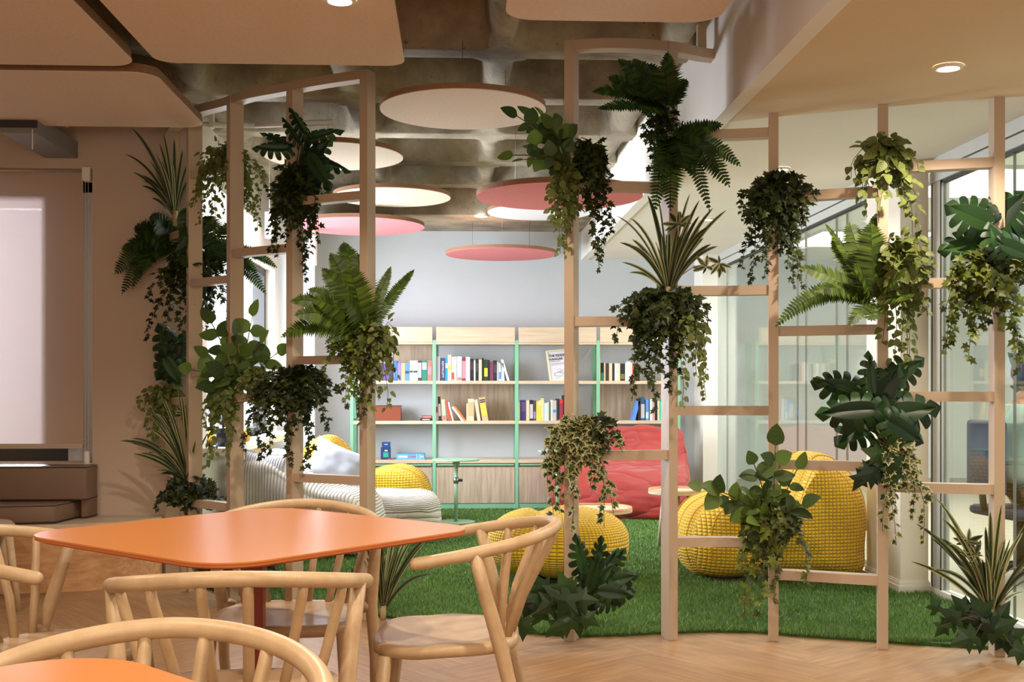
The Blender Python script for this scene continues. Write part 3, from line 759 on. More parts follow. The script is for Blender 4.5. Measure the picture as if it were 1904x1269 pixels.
row(0, 1, 1.218, conv([(60, 105, 240, 'charcoal'), (108, 150, 230, 'brown'), (152, 186, 240, 'purple'), (190, 232, 225, 'purple', Mk((.5, .8, 'black'))), (236, 276, 240, 'brown'), (282, 331, 205, 'blue', Mk((.2, .5, 'sky blue'))),
    (335, 377, 230, 'lavender'), (380, 428, 235, 'tan'), (430, 482, 232, 'sky blue', Mk((.4, .55, 'navy'))), (487, 531, 203, 'mint', Mk((.4, .5, 'charcoal'))), (533, 590, 203, 'mint', Mk((.4, .5, 'charcoal'))),
    (592, 638, 205, 'charcoal', Mk((.15, .9, 'grey'))), (642, 706, 203, 'teal', Mk((.55, .9, 'mint'))), (712, 770, 203, 'salmon', Mk((.3, .7, 'pink')))], 690, 6.8, 457), 'books on the top shelf of the leftmost bay')
row(1, 1, 1.218, conv([(814, 870, 150, 'lilac-white'), (876, 937, 170, 'navy', dict(text='KEN FOLLETT')), (939, 968, 165, 'cyan', Mk((.55, .75, 'white'))), (969, 1016, 130, 'grey', Mk((.42, .58, 'yellow'))), (1019, 1050, 155, 'cream', Mk((.05, .35, 'rust'))),
    (1052, 1082, 155, 'lilac-white'), (1087, 1146, 150, 'pale blue', Mk((.02, .14, 'salmon'))), (1149, 1198, 165, 'maroon', Mk((.1, .85, 'pink'))), (1199, 1249, 155, 'white'), (1250, 1299, 180, 'black', Mk((.5, .85, 'brown'))),
    (1300, 1319, 200, 'white'), (1321, 1359, 180, 'black', Mk((.4, .8, 'charcoal'))), (1361, 1399, 190, 'peach'), (1402, 1426, 170, 'black'), (1428, 1476, 190, 'dark green', Mk((.2, .6, 'yellow'))),
    (1478, 1501, 195, 'black'), (1503, 1546, 215, 'plum'), (1549, 1590, 200, 'black', Mk((.4, .8, 'charcoal'))), (1591, 1611, 220, 'grey'), (1614, 1650, 235, 'mint', Mk((.1, .5, 'sky blue'))),
    (1653, 1687, 235, 'white', dict(lean=4)), (1722, 1752, 172, 'lilac-white', dict(lean=17))], 690, 6.8, 457), 'books on the top shelf of the second bay')
row(1, 2, .842, conv([(812, 842, 665, 'white', Mk((.35, .6, 'red'))), (858, 888, 655, 'black', dict(lean=3, mark=[(.2, .7, 'grey')])), (908, 952, 690, 'cream', dict(lean=5, mark=[(.02, .25, 'salmon')])), (986, 1012, 708, 'rust', dict(lean=10)),
    (1026, 1045, 718, 'white', dict(lean=14)), (1146, 1172, 735, 'white', dict(lean=36)), (1182, 1205, 730, 'orange', dict(lean=37)), (1206, 1222, 745, 'cream'),
    (1226, 1300, 685, 'cream', Mk((.2, .85, 'tan'))), (1345, 1386, 688, 'peach', dict(lean=9)), (1408, 1484, 655, 'tan', dict(lean=9, mark=[(.86, .91, 'black'), (.78, .83, 'black'), (.54, .72, 'yellow'), (.26, .50, 'yellow')]))], 690, 6.8, 960), 'books on the middle shelf of the second bay')
row(2, 2, .842, conv([(96, 109, 685, 'cream'), (114, 176, 655, 'indigo', Mk((.45, .9, 'purple'))), (180, 217, 660, 'peach'), (220, 263, 655, 'black', Mk((.1, .8, 'grey'))), (265, 298, 660, 'charcoal', Mk((.1, .45, 'lavender'))), (300, 321, 670, 'yellow'), (323, 355, 660, 'cream', Mk((.0, .75, 'yellow'))),
    (357, 389, 635, 'yellow', Mk((.1, .9, 'cream'))), (392, 426, 690, 'pale blue'), (428, 446, 680, 'mint'), (448, 470, 685, 'olive'), (472, 491, 655, 'white'), (493, 536, 660, 'grey', Mk((.4, .55, 'cyan'))),
    (538, 552, 640, 'brown'), (553, 572, 640, 'black'), (574, 612, 645, 'red', Mk((.1, .8, 'maroon'))), (614, 638, 600, 'black'), (640, 665, 540, 'plum')], 950, 6.347, 898), 'books on the middle shelf of the third bay')
row(3, 1, 1.218, conv([(1040, 1056, 165, 'cream'), (1058, 1096, 215, 'black', Mk((.0, .45, 'teal'))), (1098, 1115, 215, 'cream'), (1117, 1156, 220, 'brown'), (1158, 1194, 220, 'peach'), (1196, 1222, 222, 'black'), (1224, 1255, 222, 'white', Mk((.4, .8, 'pale blue'))),
    (1257, 1288, 222, 'cream'), (1290, 1346, 225, 'black', Mk((.1, .4, 'olive'))), (1348, 1368, 225, 'white'), (1370, 1411, 200, 'white'), (1413, 1432, 215, 'peach'), (1434, 1449, 240, 'red'), (1451, 1482, 225, 'navy'), (1484, 1520, 235, 'black')], 950, 6.347, 428), 'books on the top shelf of the rightmost bay')
row(3, 2, .842, conv([(1425, 1462, 655, 'sky blue', dict(lean=-16)), (1502, 1530, 640, 'black'), (1532, 1581, 620, 'slate blue', Mk((.1, .7, 'grey'))), (1590, 1626, 648, 'sky blue', Mk((.1, .4, 'pale blue'))), (1627, 1638, 650, 'charcoal'), (1640, 1671, 645, 'mint'), (1673, 1698, 648, 'pink'),
    (1700, 1728, 660, 'black'), (1730, 1751, 665, 'cream'), (1753, 1786, 670, 'aqua'), (1790, 1830, 660, 'blue')], 950, 6.347, 897), 'books on the middle shelf of the rightmost bay')
# upright book seen through the frame, lying books, boxes
def boxthing(name, label, cat, px0, px1, z, h, col, d=.12, parts=(), v=BV+.04, rough=.6):
    u0, u1 = bu(px0, v), bu(px1, v)
    t = thing(name, label, cat, ((u0+u1)/2, v, z+.0005)); w_ = (u1-u0)/2
    MB().box(-w_, w_, 0, d, 0, h, bev=.0012).build('carton' if cat == 'box' else 'cover', cm(col, rough), t)
    for (nm, a, b, p, q, c) in parts: MB().box(-w_+2*w_*a, -w_+2*w_*b, -.0015, .001, h*p, h*q).build(nm, cm(c), t)
    return t, w_
boxthing('book', 'red book lying on top of a flat black one, leftmost bay', 'book', 784, 803.5, .842+.026, .020, (196, 40, 40), parts=[('printed_band', .1, .9, .3, .6, (230, 200, 190))])
boxthing('book', 'flat black book lying under the red one, leftmost bay', 'book', 781, 803.5, .842, .025, (40, 44, 50), parts=[('printed_band', .2, .8, .2, .7, (160, 168, 176))])
wbx, w_ = boxthing('wooden_box', 'reddish brown wooden box on the middle shelf of the leftmost bay', 'box', 690, 745, .842, .135, (134, 64, 40), .2, rough=.4)
MB().box(-w_-.004, w_+.004, -.004, .204, .135, .143).build('lid', cm((110, 52, 34), .4), wbx)
boxthing('game_box', 'tall dark blue box standing on the cupboard top', 'box', 708, 726, .478, .115, (22, 52, 110), .05, [('label_window', .25, .8, .18, .6, (50, 160, 130)), ('logo', .4, .7, .68, .78, (220, 230, 240)), ('side_stripe', .75, 1, .02, .1, (210, 50, 60))])
boxthing('game_box', 'dark blue box behind the taller blue box on the cupboard top', 'box', 710, 725.5, .478, .160, (24, 62, 124), .05, [('logo', .3, .7, .84, .9, (150, 190, 220))], v=BV+.10)
gb, w_ = boxthing('game_box', 'light blue flat game box lying on the cupboard top', 'box', 736.5, 789.5, .478, .052, (92, 168, 214), .2)
def words(body, size, parent, mat4, col, bold=False, ax='CENTER'):
    cu = bpy.data.curves.new('lettering', 'FONT'); cu.body = body; cu.size = size; cu.extrude = .0003; cu.align_x = ax; cu.align_y = 'CENTER'
    cu.materials.append(cm(col)); 
    if bold: cu.offset = size*.02
    o = bpy.data.objects.new('lettering', cu); C.objects.link(o); o.parent = parent; o.matrix_basis = mat4; return o
lt_ = MB()
for k in range(6): lt_.box(-.112+k*.0145, -.1005+k*.0145, -.0015, -.0005, .017, .036)
lt_.box(.088, .092, -.0015, -.0005, .002, .05).box(.028+.03, .031+.03, -.0015, -.0005, .002, .05).box(.1, .122, -.0015, -.0005, .02, .032)
lt_.build('printed_marks', cm((240, 244, 248)), gb)
words('CLASSIC', .022, gb, Matrix.Translation((.016, -.0015, .027)) @ Matrix.Rotation(PI/2, 4, 'X'), (214, 60, 70), True)
# framed poster leaning on the top shelf
pf = thing('framed_poster', 'cream framed reading poster leaning on the top shelf of the third bay', 'poster', at(1045, 707, 10.72))
pf.location.z = 1.2185; pf.rotation_euler = (math.radians(-7), math.radians(-6), math.radians(10))
fw, fh = .235, .30
f_ = MB()
for a, b, p, q in ((-fw/2, fw/2, 0, .012), (-fw/2, fw/2, fh-.012, fh), (-fw/2, -fw/2+.012, .012, fh-.012), (fw/2-.012, fw/2, .012, fh-.012)): f_.box(a, b, -.008, .012, p, q)
f_.build('frame', cm((228, 214, 176)), pf)
MB().box(-fw/2+.01, fw/2-.01, 0, .006, .01, fh-.01).build('print', cm((214, 212, 224)), pf)
RX = Matrix.Rotation(PI/2, 4, 'X')
words('THE READING', .032, pf, Matrix.Translation((-.098, -.002, .245)) @ RX, (40, 38, 44), True, 'LEFT')
words('HANGAR', .032, pf, Matrix.Translation((-.098, -.002, .212)) @ RX, (40, 38, 44), True, 'LEFT')
ln_ = MB()
for k, (a_, b_, z_) in enumerate(((-.09, .01, .188), (-.085, .05, .172), (-.085, .05, .164), (-.085, .05, .156), (-.06, -.01, .03))): ln_.box(a_, b_, -.001, .001, z_, z_+(.005 if k == 0 else .0025))
ln_.build('small_print', cm((120, 118, 134)), pf)
lw = MB()
for (cx_, cy_, rx, rz) in ((-.02, .07, .045, .018), (.02, .085, .03, .02), (-.01, .1, .02, .02), (.0, .065, .07, .022)):
    lw.tube([(cx_+rx*math.cos(a), -.001, cy_+rz*math.sin(a)) for a in [i*PI/10 for i in range(21)]], .0008, 4)
lw.build('line_drawing', cm((80, 78, 90)), pf)
# ================================================================== SOFT SEATING
def loft(profile, width, e=2.6, nw=26, puff=.0, squash=1.0, wr=0, seed=0, swap=False, grooves=(), gd=.02, hold=.35):
    """side outline (x, z) given round the body; shrunk towards its middle at both flanks"""
    P = []; n = len(profile)
    for i in range(n):                                   # Catmull-Rom, 6 per span
        p0, p1, p2, p3 = [Vector(profile[(i+k) % n]) for k in (-1, 0, 1, 2)]
        for j in range(6):
            t = j/6; P.append(.5*((2*p1)+(p2-p0)*t+(2*p0-5*p1+4*p2-p3)*t*t+(3*p1-p0-3*p2+p3)*t**3))
    m = len(P); cx_ = sum(p.x for p in P)/m; cz_ = sum(p.y for p in P)/m
    arc = [0]
    for i in range(m): arc.append(arc[-1]+(P[(i+1) % m]-P[i]).length)
    vs, uv = [], []
    for a in range(nw+1):
        t = -1+2*a/nw; t = math.copysign(abs(math.sin(t*PI/2)), t)
        k = (1-min(1, abs(t))**e)**(1/e); k = hold+(1-hold)*k if abs(t) < .999 else hold
        y = t*width/2
        for i, p in enumerate(P):
            dx, dz = (p.x-cx_)*k, (p.y-cz_)*(.25+.75*k)
            g = 0
            for gy in grooves: g += math.exp(-((y-gy)/(.022))**2)*gd
            L = math.hypot(dx, dz)+1e-6
            x_, z_ = cx_+dx*(1-g/L*.9), cz_+dz*(1-g/L*.9)
            if wr:
                q = noise.noise(Vector((x_*3+seed, y*3, z_*3)))+.5*noise.noise(Vector((x_*8+seed, y*7, z_*8)))
                x_ += q*wr; z_ += q*wr*.8
            vs.append((x_, y, max(z_, .004+.0)))
            uv.append((y+arc[i]*0, arc[i]) if not swap else (arc[i], y))
    ks = []
    for a in range(nw+1):
        t = -1+2*a/nw; t = math.copysign(abs(math.sin(t*PI/2)), t); ks.append((1-min(1, abs(t))**e)**(1/e))
    i0 = next((a for a in range(nw+1) if ks[a] > .86), 0); i1 = nw-i0
    mb = MB()
    def chunk(r0, r1, flank):
        if r1 <= r0: return
        sub = vs[r0*m:(r1+1)*m]; su = [(v[0], v[2]) for v in sub] if flank else uv[r0*m:(r1+1)*m]
        mb.add(sub, [(a*m+i, a*m+(i+1) % m, (a+1)*m+(i+1) % m, (a+1)*m+i) for a in range(r1-r0) for i in range(m)], su, smooth=True)
    chunk(0, i0, True); chunk(i0, i1, False); chunk(i1, nw, True)
    # flank caps: rings shrinking to the centre
    for a, sgn in ((0, -1), (nw, 1)):
        base = [Vector(vs[a*m+i]) for i in range(m)]; cc = sum(base, Vector())/m
        cv, cf, cuv = list(base), [], [(b.x, b.z) for b in base]
        for r_, b_ in ((.8, .016), (.55, .03), (.28, .04)):
            for b in base:
                q = cc+(b-cc)*r_; cv.append((q.x, q.y+sgn*b_, q.z)); cuv.append((q.x, q.z))
        cv.append((cc.x, cc.y+sgn*.042, cc.z)); cuv.append((cc.x, cc.z)); K = len(cv)-1
        for j in range(3):
            for i in range(m):
                f = (j*m+i, j*m+(i+1) % m, (j+1)*m+(i+1) % m, (j+1)*m+i); cf.append(f if sgn > 0 else f[::-1])
        for i in range(m):
            f = (3*m+i, 3*m+(i+1) % m, K); cf.append(f if sgn > 0 else f[::-1])
        mb.add(cv, cf, cuv, smooth=True)
    return mb, P, (cx_, cz_)
def seam_line(P, c, y, k0, off=.004, rng=None, r=.0035):
    pts = []
    for i, p in enumerate(P):
        if rng and not (rng[0] <= i/len(P) <= rng[1]): continue
        dx, dz = (p.x-c[0])*k0, (p.y-c[1])*(.25+.75*k0); L = math.hypot(dx, dz)+1e-6
        pts.append((c[0]+dx*(1+off/L), y, max(.01, c[1]+dz*(1+off/L))))
    return MB().tube(pts, r, 5)
LOUNGE = [(-.46, .0), (-.565, .10), (-.585, .25), (-.52, .41), (-.36, .49), (-.18, .475), (-.05, .425), (.045, .40), (.10, .45), (.165, .61), (.24, .73), (.34, .735), (.44, .67), (.53, .57), (.585, .42), (.585, .2), (.54, .0), (.2, .0), (-.15, .0)]
def lounge(label, loc, rz, mat='yellow', sx=1.0):
    t = thing('lounge_chair', label, 'lounge chair', loc, rz)
    mb, P, c = loft([(x*sx, z) for x, z in LOUNGE], .84, 2.5, 40, grooves=(-.2, 0, .2), gd=.016, hold=.34)
    mb.build('upholstery', M[mat], t)
    for y, k in ((-.2, .985), (0, 1.0), (.2, .985)): seam_line(P, c, y, k, -.010, (.05, .78)).build('piping', M['yellow_seam'], t)
    for s_ in (-1, 1): seam_line(P, c, s_*.345, .34+.66*(1-(.345/.42)**2.5)**.4, -.002, (.0, .86)).build('piping', M['yellow_seam'], t)
    MB().box(-.42, .46, -.30, .30, 0, .02).build('base_pad', M['black'], t)
    return t
def camrz(heading_deg): return -(math.radians(heading_deg)+YAW)
p = cw(1.565, 6.94); lounge('large yellow quilted lounge chair with piped seams in front of the glass wall', (p.x, p.y, .016), camrz(-4), sx=.96)
p = cw(-1.25, 9.42); lounge('yellow quilted lounge chair behind the white corduroy one', (p.x, p.y, .016), camrz(180))
def pouf(label, name, loc, rz, rx, ry, rz_, mat, grooves=(), e=2.6, wr=0, swap=False, seam=None, seed=0, gd=.06):
    t = thing(name, label, 'pouf' if name == 'pouf' else 'beanbag', loc, rz)
    NU, NV = 72, 36; vs, uv, fs = [], [], []
    def sp(a, q): c_ = math.cos(a); return math.copysign(abs(c_)**q, c_)
    q = 2/e
    for j in range(NV+1):
        ph = -PI/2+PI*j/NV
        for i in range(NU+1):
            th = 2*PI*i/NU
            x = rx*sp(ph, q)*sp(th, q); y = ry*sp(ph, q)*math.copysign(abs(math.sin(th))**q, math.sin(th)); z = rz_*math.copysign(abs(math.sin(ph))**q, math.sin(ph))
            g = 0
            for gx, wd in grooves: g += math.exp(-((x-gx)/wd)**2)*gd
            y *= 1-g*.8; z = z*(1-g) 
            if wr:
                nn = noise.noise(Vector((x*4+seed, y*4, z*9)))+.6*noise.noise(Vector((x*11+seed, y*11, z*16)))
                x += nn*wr*.6; y += nn*wr*.6; z += nn*wr*.7
            vs.append((x, y, z)); r_ = (rx+ry)/2
            if not swap: uv.append((th*r_*.9+.0, ph*rz_*1.4))
            else: uv.append((ph*rz_*1.5, th*r_))
    zmin = min(v[2] for v in vs); vs = [(x, y, z-zmin if z-zmin > .05 else .02+(z-zmin)*.6) for x, y, z in vs]
    fs = [(j*(NU+1)+i, j*(NU+1)+i+1, (j+1)*(NU+1)+i+1, (j+1)*(NU+1)+i) for j in range(NV) for i in range(NU)]
    MB().add(vs, fs, uv, smooth=True).build('upholstery', M[mat], t)
    MB().disc((0, 0, 0), min(rx, ry)*.72, 0, .035, 32).build('base_pad', M['black'], t)
    if seam:
        for gx, col in seam:
            pts = [(gx, -ry*math.cos(a)*(1-gd*.8)*(1-abs(gx/rx)**e)**(1/e)*1.0, rz_*(1+math.sin(a)*(1-gd)*(1-abs(gx/rx)**e)**(1/e))) for a in [-.9+i*.1 for i in range(36)]]
            MB().tube(pts, .004, 5).build('seam', M[col], t)
    return t
p = cw((1038-CX0)*6.72/FPX, 6.72); pouf('yellow quilted pouf behind the spindle chair and the trellis post', 'pouf', (p.x, p.y, .016), camrz(8), .42, .36, .215, 'yellow', [(-.12, .05)], 2.5, seam=[(-.12, 'yellow_seam'), (.22, 'yellow_seam')], gd=.16)
p = cw(-1.40, 7.92)
WL = [(-.42, .0), (-.47, .18), (-.48, .45), (-.43, .64), (-.33, .69), (-.2, .665), (-.08, .60), (.06, .52), (.22, .47), (.38, .42), (.46, .30), (.49, .15), (.44, .0), (.1, .0), (-.2, .0)]
wl = thing('lounge_chair', 'white corduroy lounge chair nearest the window wall, behind the orange table', 'lounge chair', (p.x, p.y, .016), camrz(6))
mb, P_, c_ = loft(WL, .86, 3.0, 30, wr=.022, seed=3, swap=True, hold=.5); mb.build('upholstery', M['cord'], wl)
p = cw((738-CX0)*8.45/FPX, 8.45); pouf('white corduroy footstool beside the white lounge chair', 'pouf', (p.x, p.y, .016), camrz(-6), .33, .30, .185, 'cord', (), 3.6, .02, True, seed=5)
# loose pillows
def pillow(label, loc, rot, sx, sz, th, mat, seed=1):
    vs, fs, uv = [], [], []; N = 22
    for side in (1, -1):
        for j in range(N+1):
            for i in range(N+1):
                x, z = -1+2*i/N, -1+2*j/N
                e_ = max(0, (1-x**4)*(1-z**4))**.45
                pin = 1-.07*(abs(x*z))**1.2*0+.06*(abs(x)**3*abs(z)**3)
                nn = noise.noise(Vector((x*2.5+seed, z*2.5, side)))*.12*e_
                sag = 1-.05*(1-abs(x))-.0
                vs.append((x*sx/2*pin*(1-.06*(1-z*z)), side*th/2*(e_+nn), z*sz/2*pin*(1-.06*(1-x*x)))); uv.append((x*sx/2, z*sz/2))
    K = (N+1)**2
    for s_ in (0, 1):
        for j in range(N):
            for i in range(N):
                f = (s_*K+j*(N+1)+i, s_*K+j*(N+1)+i+1, s_*K+(j+1)*(N+1)+i+1, s_*K+(j+1)*(N+1)+i); fs.append(f if s_ == 1 else f[::-1])
    o = MB().add(vs, fs, uv, smooth=True).build('pillow', M[mat], smooth=True); o.location = loc; o.rotation_euler = rot
    ring = []
    for q in range(4*N):
        s_, k = divmod(q, N); t = -1+2*k/N
        x, z = ((t, -1), (1, t), (-t, 1), (-1, -t))[s_]; pin = 1+.06*(abs(x)**3*abs(z)**3)
        ring.append((x*sx/2*pin*(1-.06*(1-z*z)), 0, z*sz/2*pin*(1-.06*(1-x*x))))
    MB().tube(ring+[ring[0]], .004, 5, cap=False).build('piping', M[mat], o)
    return tag(o, label, 'pillow', 'loose pillows on the white lounge')
pillow('pale grey cotton pillow propped against the white corduroy lounge', at(626, 868, 7.98), (math.radians(-25), math.radians(22), math.radians(-8)), .40, .30, .17, 'greycloth')
pillow('lilac-white striped pillow at the far left of the white lounge', at(494, 898, 7.62), (math.radians(-6), math.radians(4), math.radians(-14)), .33, .40, .17, 'cord_v', 4)
# red beanbag: a tall flat back and a slumped seat
p = cw(.955, 10.18)
rbg = thing('beanbag', 'coral red beanbag slumped in front of the bookcase', 'beanbag', (p.x, p.y, .016), camrz(4))
prof = [(.34, .0), (.36, .2), (.33, .45), (.30, .68), (.26, .80), (.20, .79), (.10, .62), (.0, .52), (-.14, .46), (-.30, .40), (-.42, .30), (-.47, .16), (-.44, .0), (-.2, .0), (.1, .0)]
mb, P_, c_ = loft(prof, 1.20, 5.5, 60, wr=.05, seed=9, hold=.62)
mb.v = [(-y, x, z*.955) for x, y, z in mb.v]; mb.build('cover', M['coral'], rbg)
MB().tube([(-.56+i*.035,   .24+.01*math.sin(i*.9), .762+.006*math.sin(i*1.7)) for i in range(33)], .010, 6).build('top_seam', M['coral'], rbg)
po_ = thing('potted_red_plant', 'red-leaved plant in a navy pot on the sill beyond the left screen', 'plant', (-1.53, 7.42, .77))
MB().tube([(0, 0, 0), (0, 0, .12)], [.045, .06], 20).build('pot', cm((28, 34, 60), .4), po_)
rr_ = random.Random(3); st_ = MB(); lv_ = MB()
for k in range(12):
    a_ = k*2.4; r0 = rr_.uniform(.02, .09); hh = .16+.030*k
    q_ = Vector((r0*math.cos(a_), r0*math.sin(a_), hh+.1)); st_.tube([(0, 0, .1), (q_.x*.4, q_.y*.4, hh*.7+.05), tuple(q_)], .002, 4)
    for s_ in range(3):
        g = a_+s_*2.1; d_ = Vector((math.cos(g), math.sin(g), .5))*.05; n_ = Vector((-d_.y, d_.x, 0))*.45
        lv_.add([q_, q_+d_*.5+n_, q_+d_, q_+d_*.5-n_], [(0, 1, 2, 3)])
st_.build('stems', M['stem'] if 'stem' in M else M['black'], po_); lv_.build('red_leaves', cm((190, 34, 30), .5), po_)
# ------------------------------------------------------------------ little tables
def tray_table(label, p, r, h):
    t = thing('tray_table', label, 'side table', (p.x, p.y, .016), 0, 'round wooden side tables')
    MB().disc((0, 0, 0), r, h-.03, h-.008, 56, rim=.004).build('table_top', M['oak_h'], t)
    vs = []; n = 56
    for rr, z in ((r-.014, h-.008), (r-.012, h+.006), (r-.002, h+.006), (r, h-.010)):
        for k in range(n): vs.append((rr*math.cos(2*PI*k/n), rr*math.sin(2*PI*k/n), z))
    MB().add(vs, [(i*n+k, i*n+(k+1) % n, (i+1)*n+(k+1) % n, (i+1)*n+k) for i in range(3) for k in range(n)], smooth=True).build('rim', M['bench'], t)
    for k in range(3):
        a = 2*PI*k/3+.4; MB().tube([(r*.72*math.cos(a), r*.72*math.sin(a), 0), (r*.5*math.cos(a), r*.5*math.sin(a), h-.03)], [.012, .016], 8).build('leg', M['oak_v'], t)
tray_table('round wooden side table behind the yellow pouf', cw(.555, 7.42), .235, .35)
tray_table('round wooden side table between the red beanbag and the yellow lounge chair', cw(1.16, 7.95), .20, .42)
def pole_table(label, px, py, Z, r, base=True):
    top = at(px, py, Z); h = top.z-.016
    t = thing('pole_table', label, 'side table', (top.x, top.y, .016), 0, 'sage green pole tables')
    MB().disc((0, 0, 0), r, h-.012, h, 48, rim=.003).build('table_top', M['sage'], t)
    MB().disc((0, 0, 0), .03, h-.05, h-.012, 24).build('collar', M['sage'], t)
    MB().tube([(0, 0, .01), (0, 0, h-.03)], .016, 16).build('pole', M['sage'], t)
    cl = MB().tube([(0, 0, h*.62), (0, 0, h*.62+.05)], .022, 16).build('clamp', M['chrome'], t)
    MB().tube([(.02, 0, h*.62+.025), (.055, 0, h*.62+.025)], .012, 10).build('knob', M['black'], cl)
    MB().disc((0, 0, 0), r*.8, 0, .012, 40).build('base_plate', M['sage'], t)
pole_table('sage green pole table with a round top, left of the trellis gap centre', 848, 854, 9.5, .20)
pole_table('sage green pole table half hidden behind the variegated ivy', 1037, 838, 9.35, .165)
# ================================================================== BENCH
bpx = [cw(-4.3, 6.22), cw(-3.3, 6.24), cw(-2.7, 6.32), cw(-2.45, 6.38), cw(-2.25, 6.47), cw(-2.16, 6.58), cw(-2.09, 6.70)]
bn = thing('window_bench', 'built-in oak bench with a curved end below the blind', 'bench', (-2.9, 6.6, 0))
poly = [(q.x+2.9, q.y-6.6) for q in bpx]+[(-1.775+2.9, 6.885-6.6), (-4.5+2.9, 6.885-6.6)]
MB().prism(poly, 0, .352).build('base', M['bench'], bn)
MB().prism([(x, y+(-.006 if i < 7 else 0)) for i, (x, y) in enumerate(poly)], .352, .382).build('bench_top', M['oak_h'], bn)
def cushion(name, label, poly, z0, z1, grp, r=.014, tilt=None):
    t = tag(bpy.data.objects.new(name, None), label, 'cushion', grp); C.objects.link(t)
    o = MB().prism(poly, z0, z1).build('cover', M['leather'], t); bevel(o, r, 4)
    for p_ in o.data.polygons: p_.use_smooth = True
    n = len(poly)
    for z in (z0+.008, z1-.008):
        MB().tube([(x, y, z) for x, y in poly]+[(poly[0][0], poly[0][1], z)], .0028, 5, cap=False).build('piping', M['piping'], t)
    return t
a_, b_ = cw(-2.58, 6.36), cw(-2.53, 6.66)
cushion('seat_cushion', 'brown leatherette seat cushion on the window bench', [(-4.2, cw(-3.9, 6.32).y), (a_.x-.3, a_.y-.03), (a_.x, a_.y+.02), (b_.x-.03, b_.y-.02), (b_.x, 6.80), (-4.2, 6.80)], .384, .492, 'brown bench cushions')
cushion('back_cushion', 'brown leatherette back cushion leaning below the blind', [(-4.2, 6.66), (cw(-2.48, 6.66).x, 6.68), (cw(-2.48, 6.66).x, 6.88), (-4.2, 6.88)], .494, .695, 'brown bench cushions')
cushion('side_bolster', 'narrow brown bolster closing the right end of the bench seat', [(b_.x+.004, 6.72), (b_.x+.035, 6.76), (b_.x+.05, 6.885), (b_.x+.004, 6.885)], .384, .68, 'brown bench cushions', .012)
# ================================================================== CAFE CHAIRS AND TABLES
def rail_pts(n=44):
    """plan curve of the bent top rail: arm tip, round the back, other arm tip"""
    pts = []
    for i in range(n+1):
        a = -math.radians(112)+math.radians(224)*i/n            # 0 = middle of the back
        x = .278*math.sin(a)*(1 if abs(a) < PI/2 else 1); y = -.02-.27*math.cos(a)
        pts.append((x, y))
    front = []
    x0, y0 = pts[0]; x1, y1 = pts[-1]
    lead = [(-.292, .10), (-.290, .05), (-.287, .0), (-.284, -.04)]
    mid = [(x, y) for x, y in pts if y < -.055]
    out = lead+mid+[(-x, y) for x, y in lead[::-1]]
    P = []
    for x, y in out:
        t = (y+.29)/.39; P.append(Vector((x, y, .752-.075*min(1, max(0, t))**.85)))
    return P
def make_chair(label):
    t = thing('spindle_armchair', label, 'chair', (0, 0, 0), 0, 'light wood spindle armchairs')
    m = M['chair']
    rp = rail_pts(); MB().rod(rp, .0175, 14).build('arm_rail', m, t)
    # saddle seat
    N, Kk = 40, 6; vs, fs = [], []
    def outline(k):
        a = 2*PI*k/N; c_, s_ = math.cos(a), math.sin(a); e = .55
        x = math.copysign(abs(c_)**e, c_); y = math.copysign(abs(s_)**e, s_)
        wd = .235 if y > 0 else .235-.05*abs(y)
        return x*wd, .025+y*(.215 if y > 0 else .205)
    rings = [(.93, .408), (1.0, .416), (1.0, .432), (.975, .442), (.86, .443), (.6, .434), (.3, .429)]
    for s_, z in rings:
        for k in range(N):
            x, y = outline(k); vs.append((x*s_, .02+(y-.02)*s_, z+(.006 if y > .1 and s_ > .5 else 0)*-1))
    nR = len(rings); vs.append((0, .02, .428)); vs.append((0, .02, .408))
    for r_ in range(nR-1):
        for k in range(N): fs.append((r_*N+k, r_*N+(k+1) % N, (r_+1)*N+(k+1) % N, (r_+1)*N+k))
    for k in range(N): fs.append(((nR-1)*N+k, (nR-1)*N+(k+1) % N, nR*N)); fs.append(((k+1) % N, k, nR*N+1))
    MB().add(vs, fs, smooth=True).build('seat', m, t)
    def railz(x, y):
        b = min(rp, key=lambda q: (q.x-x)**2+(q.y-y)**2); return b
    for s_ in (-1, 1):
        b = railz(s_*.28, -.055)
        MB().tube([(s_*.245, -.235, 0), (s_*.252, -.175, .25), (s_*.245, -.13, .44), (s_*.262, -.085, .60), (b.x, b.y, b.z-.004)], [.0155, .018, .021, .019, .0175], 12).build('leg', m, t)
        MB().tube([(s_*.21, -.135, .425), (s_*.245, -.13, .44)], [.022, .02], 10).build('seat_joint', m, t)
        MB().tube([(s_*.225, .235, 0), (s_*.2, .19, .41)], [.0145, .021], 12).build('leg', m, t)
    n = 6
    for k in range(n):
        f = -1+2*k/(n-1); a = f*math.radians(62)
        b = railz(.278*math.sin(a), -.02-.27*math.cos(a))
        bx, by = f*.165, -.155+abs(f)**2*.03
        MB().tube([(bx, by, .43), (bx*1.05+(b.x-bx)*.35, by+(b.y-by)*.30, .55), (b.x*.97, b.y*.97, b.z-.035), (b.x, b.y, b.z)], [.0125, .0125, .012, .0105], 10, flat=1.0).build('spindle', m, t)
    MB().tube([(-.17, -.135, .415), (0, -.165, .412), (.17, -.135, .415)], .016, 10).build('rear_stretcher', m, t)
    return t
ch0 = make_chair('spindle armchair right of the orange table, facing it')
def place_chair(label, X, Z, heading, first=False):
    o = ch0 if first else copy_tree(ch0)
    p = cw(X, Z); o.location = (p.x, p.y, 0); o.rotation_euler = (0, 0, camrz(heading)); o['label'] = label; return o
place_chair('spindle armchair right of the orange table, turned to face it', -.16, 3.32, -90, True)
place_chair('spindle armchair with its back to the viewer, before the orange table', -.635, 2.64, -7)
place_chair('spindle armchair behind the orange table, facing the viewer', -.71, 3.60, 180)
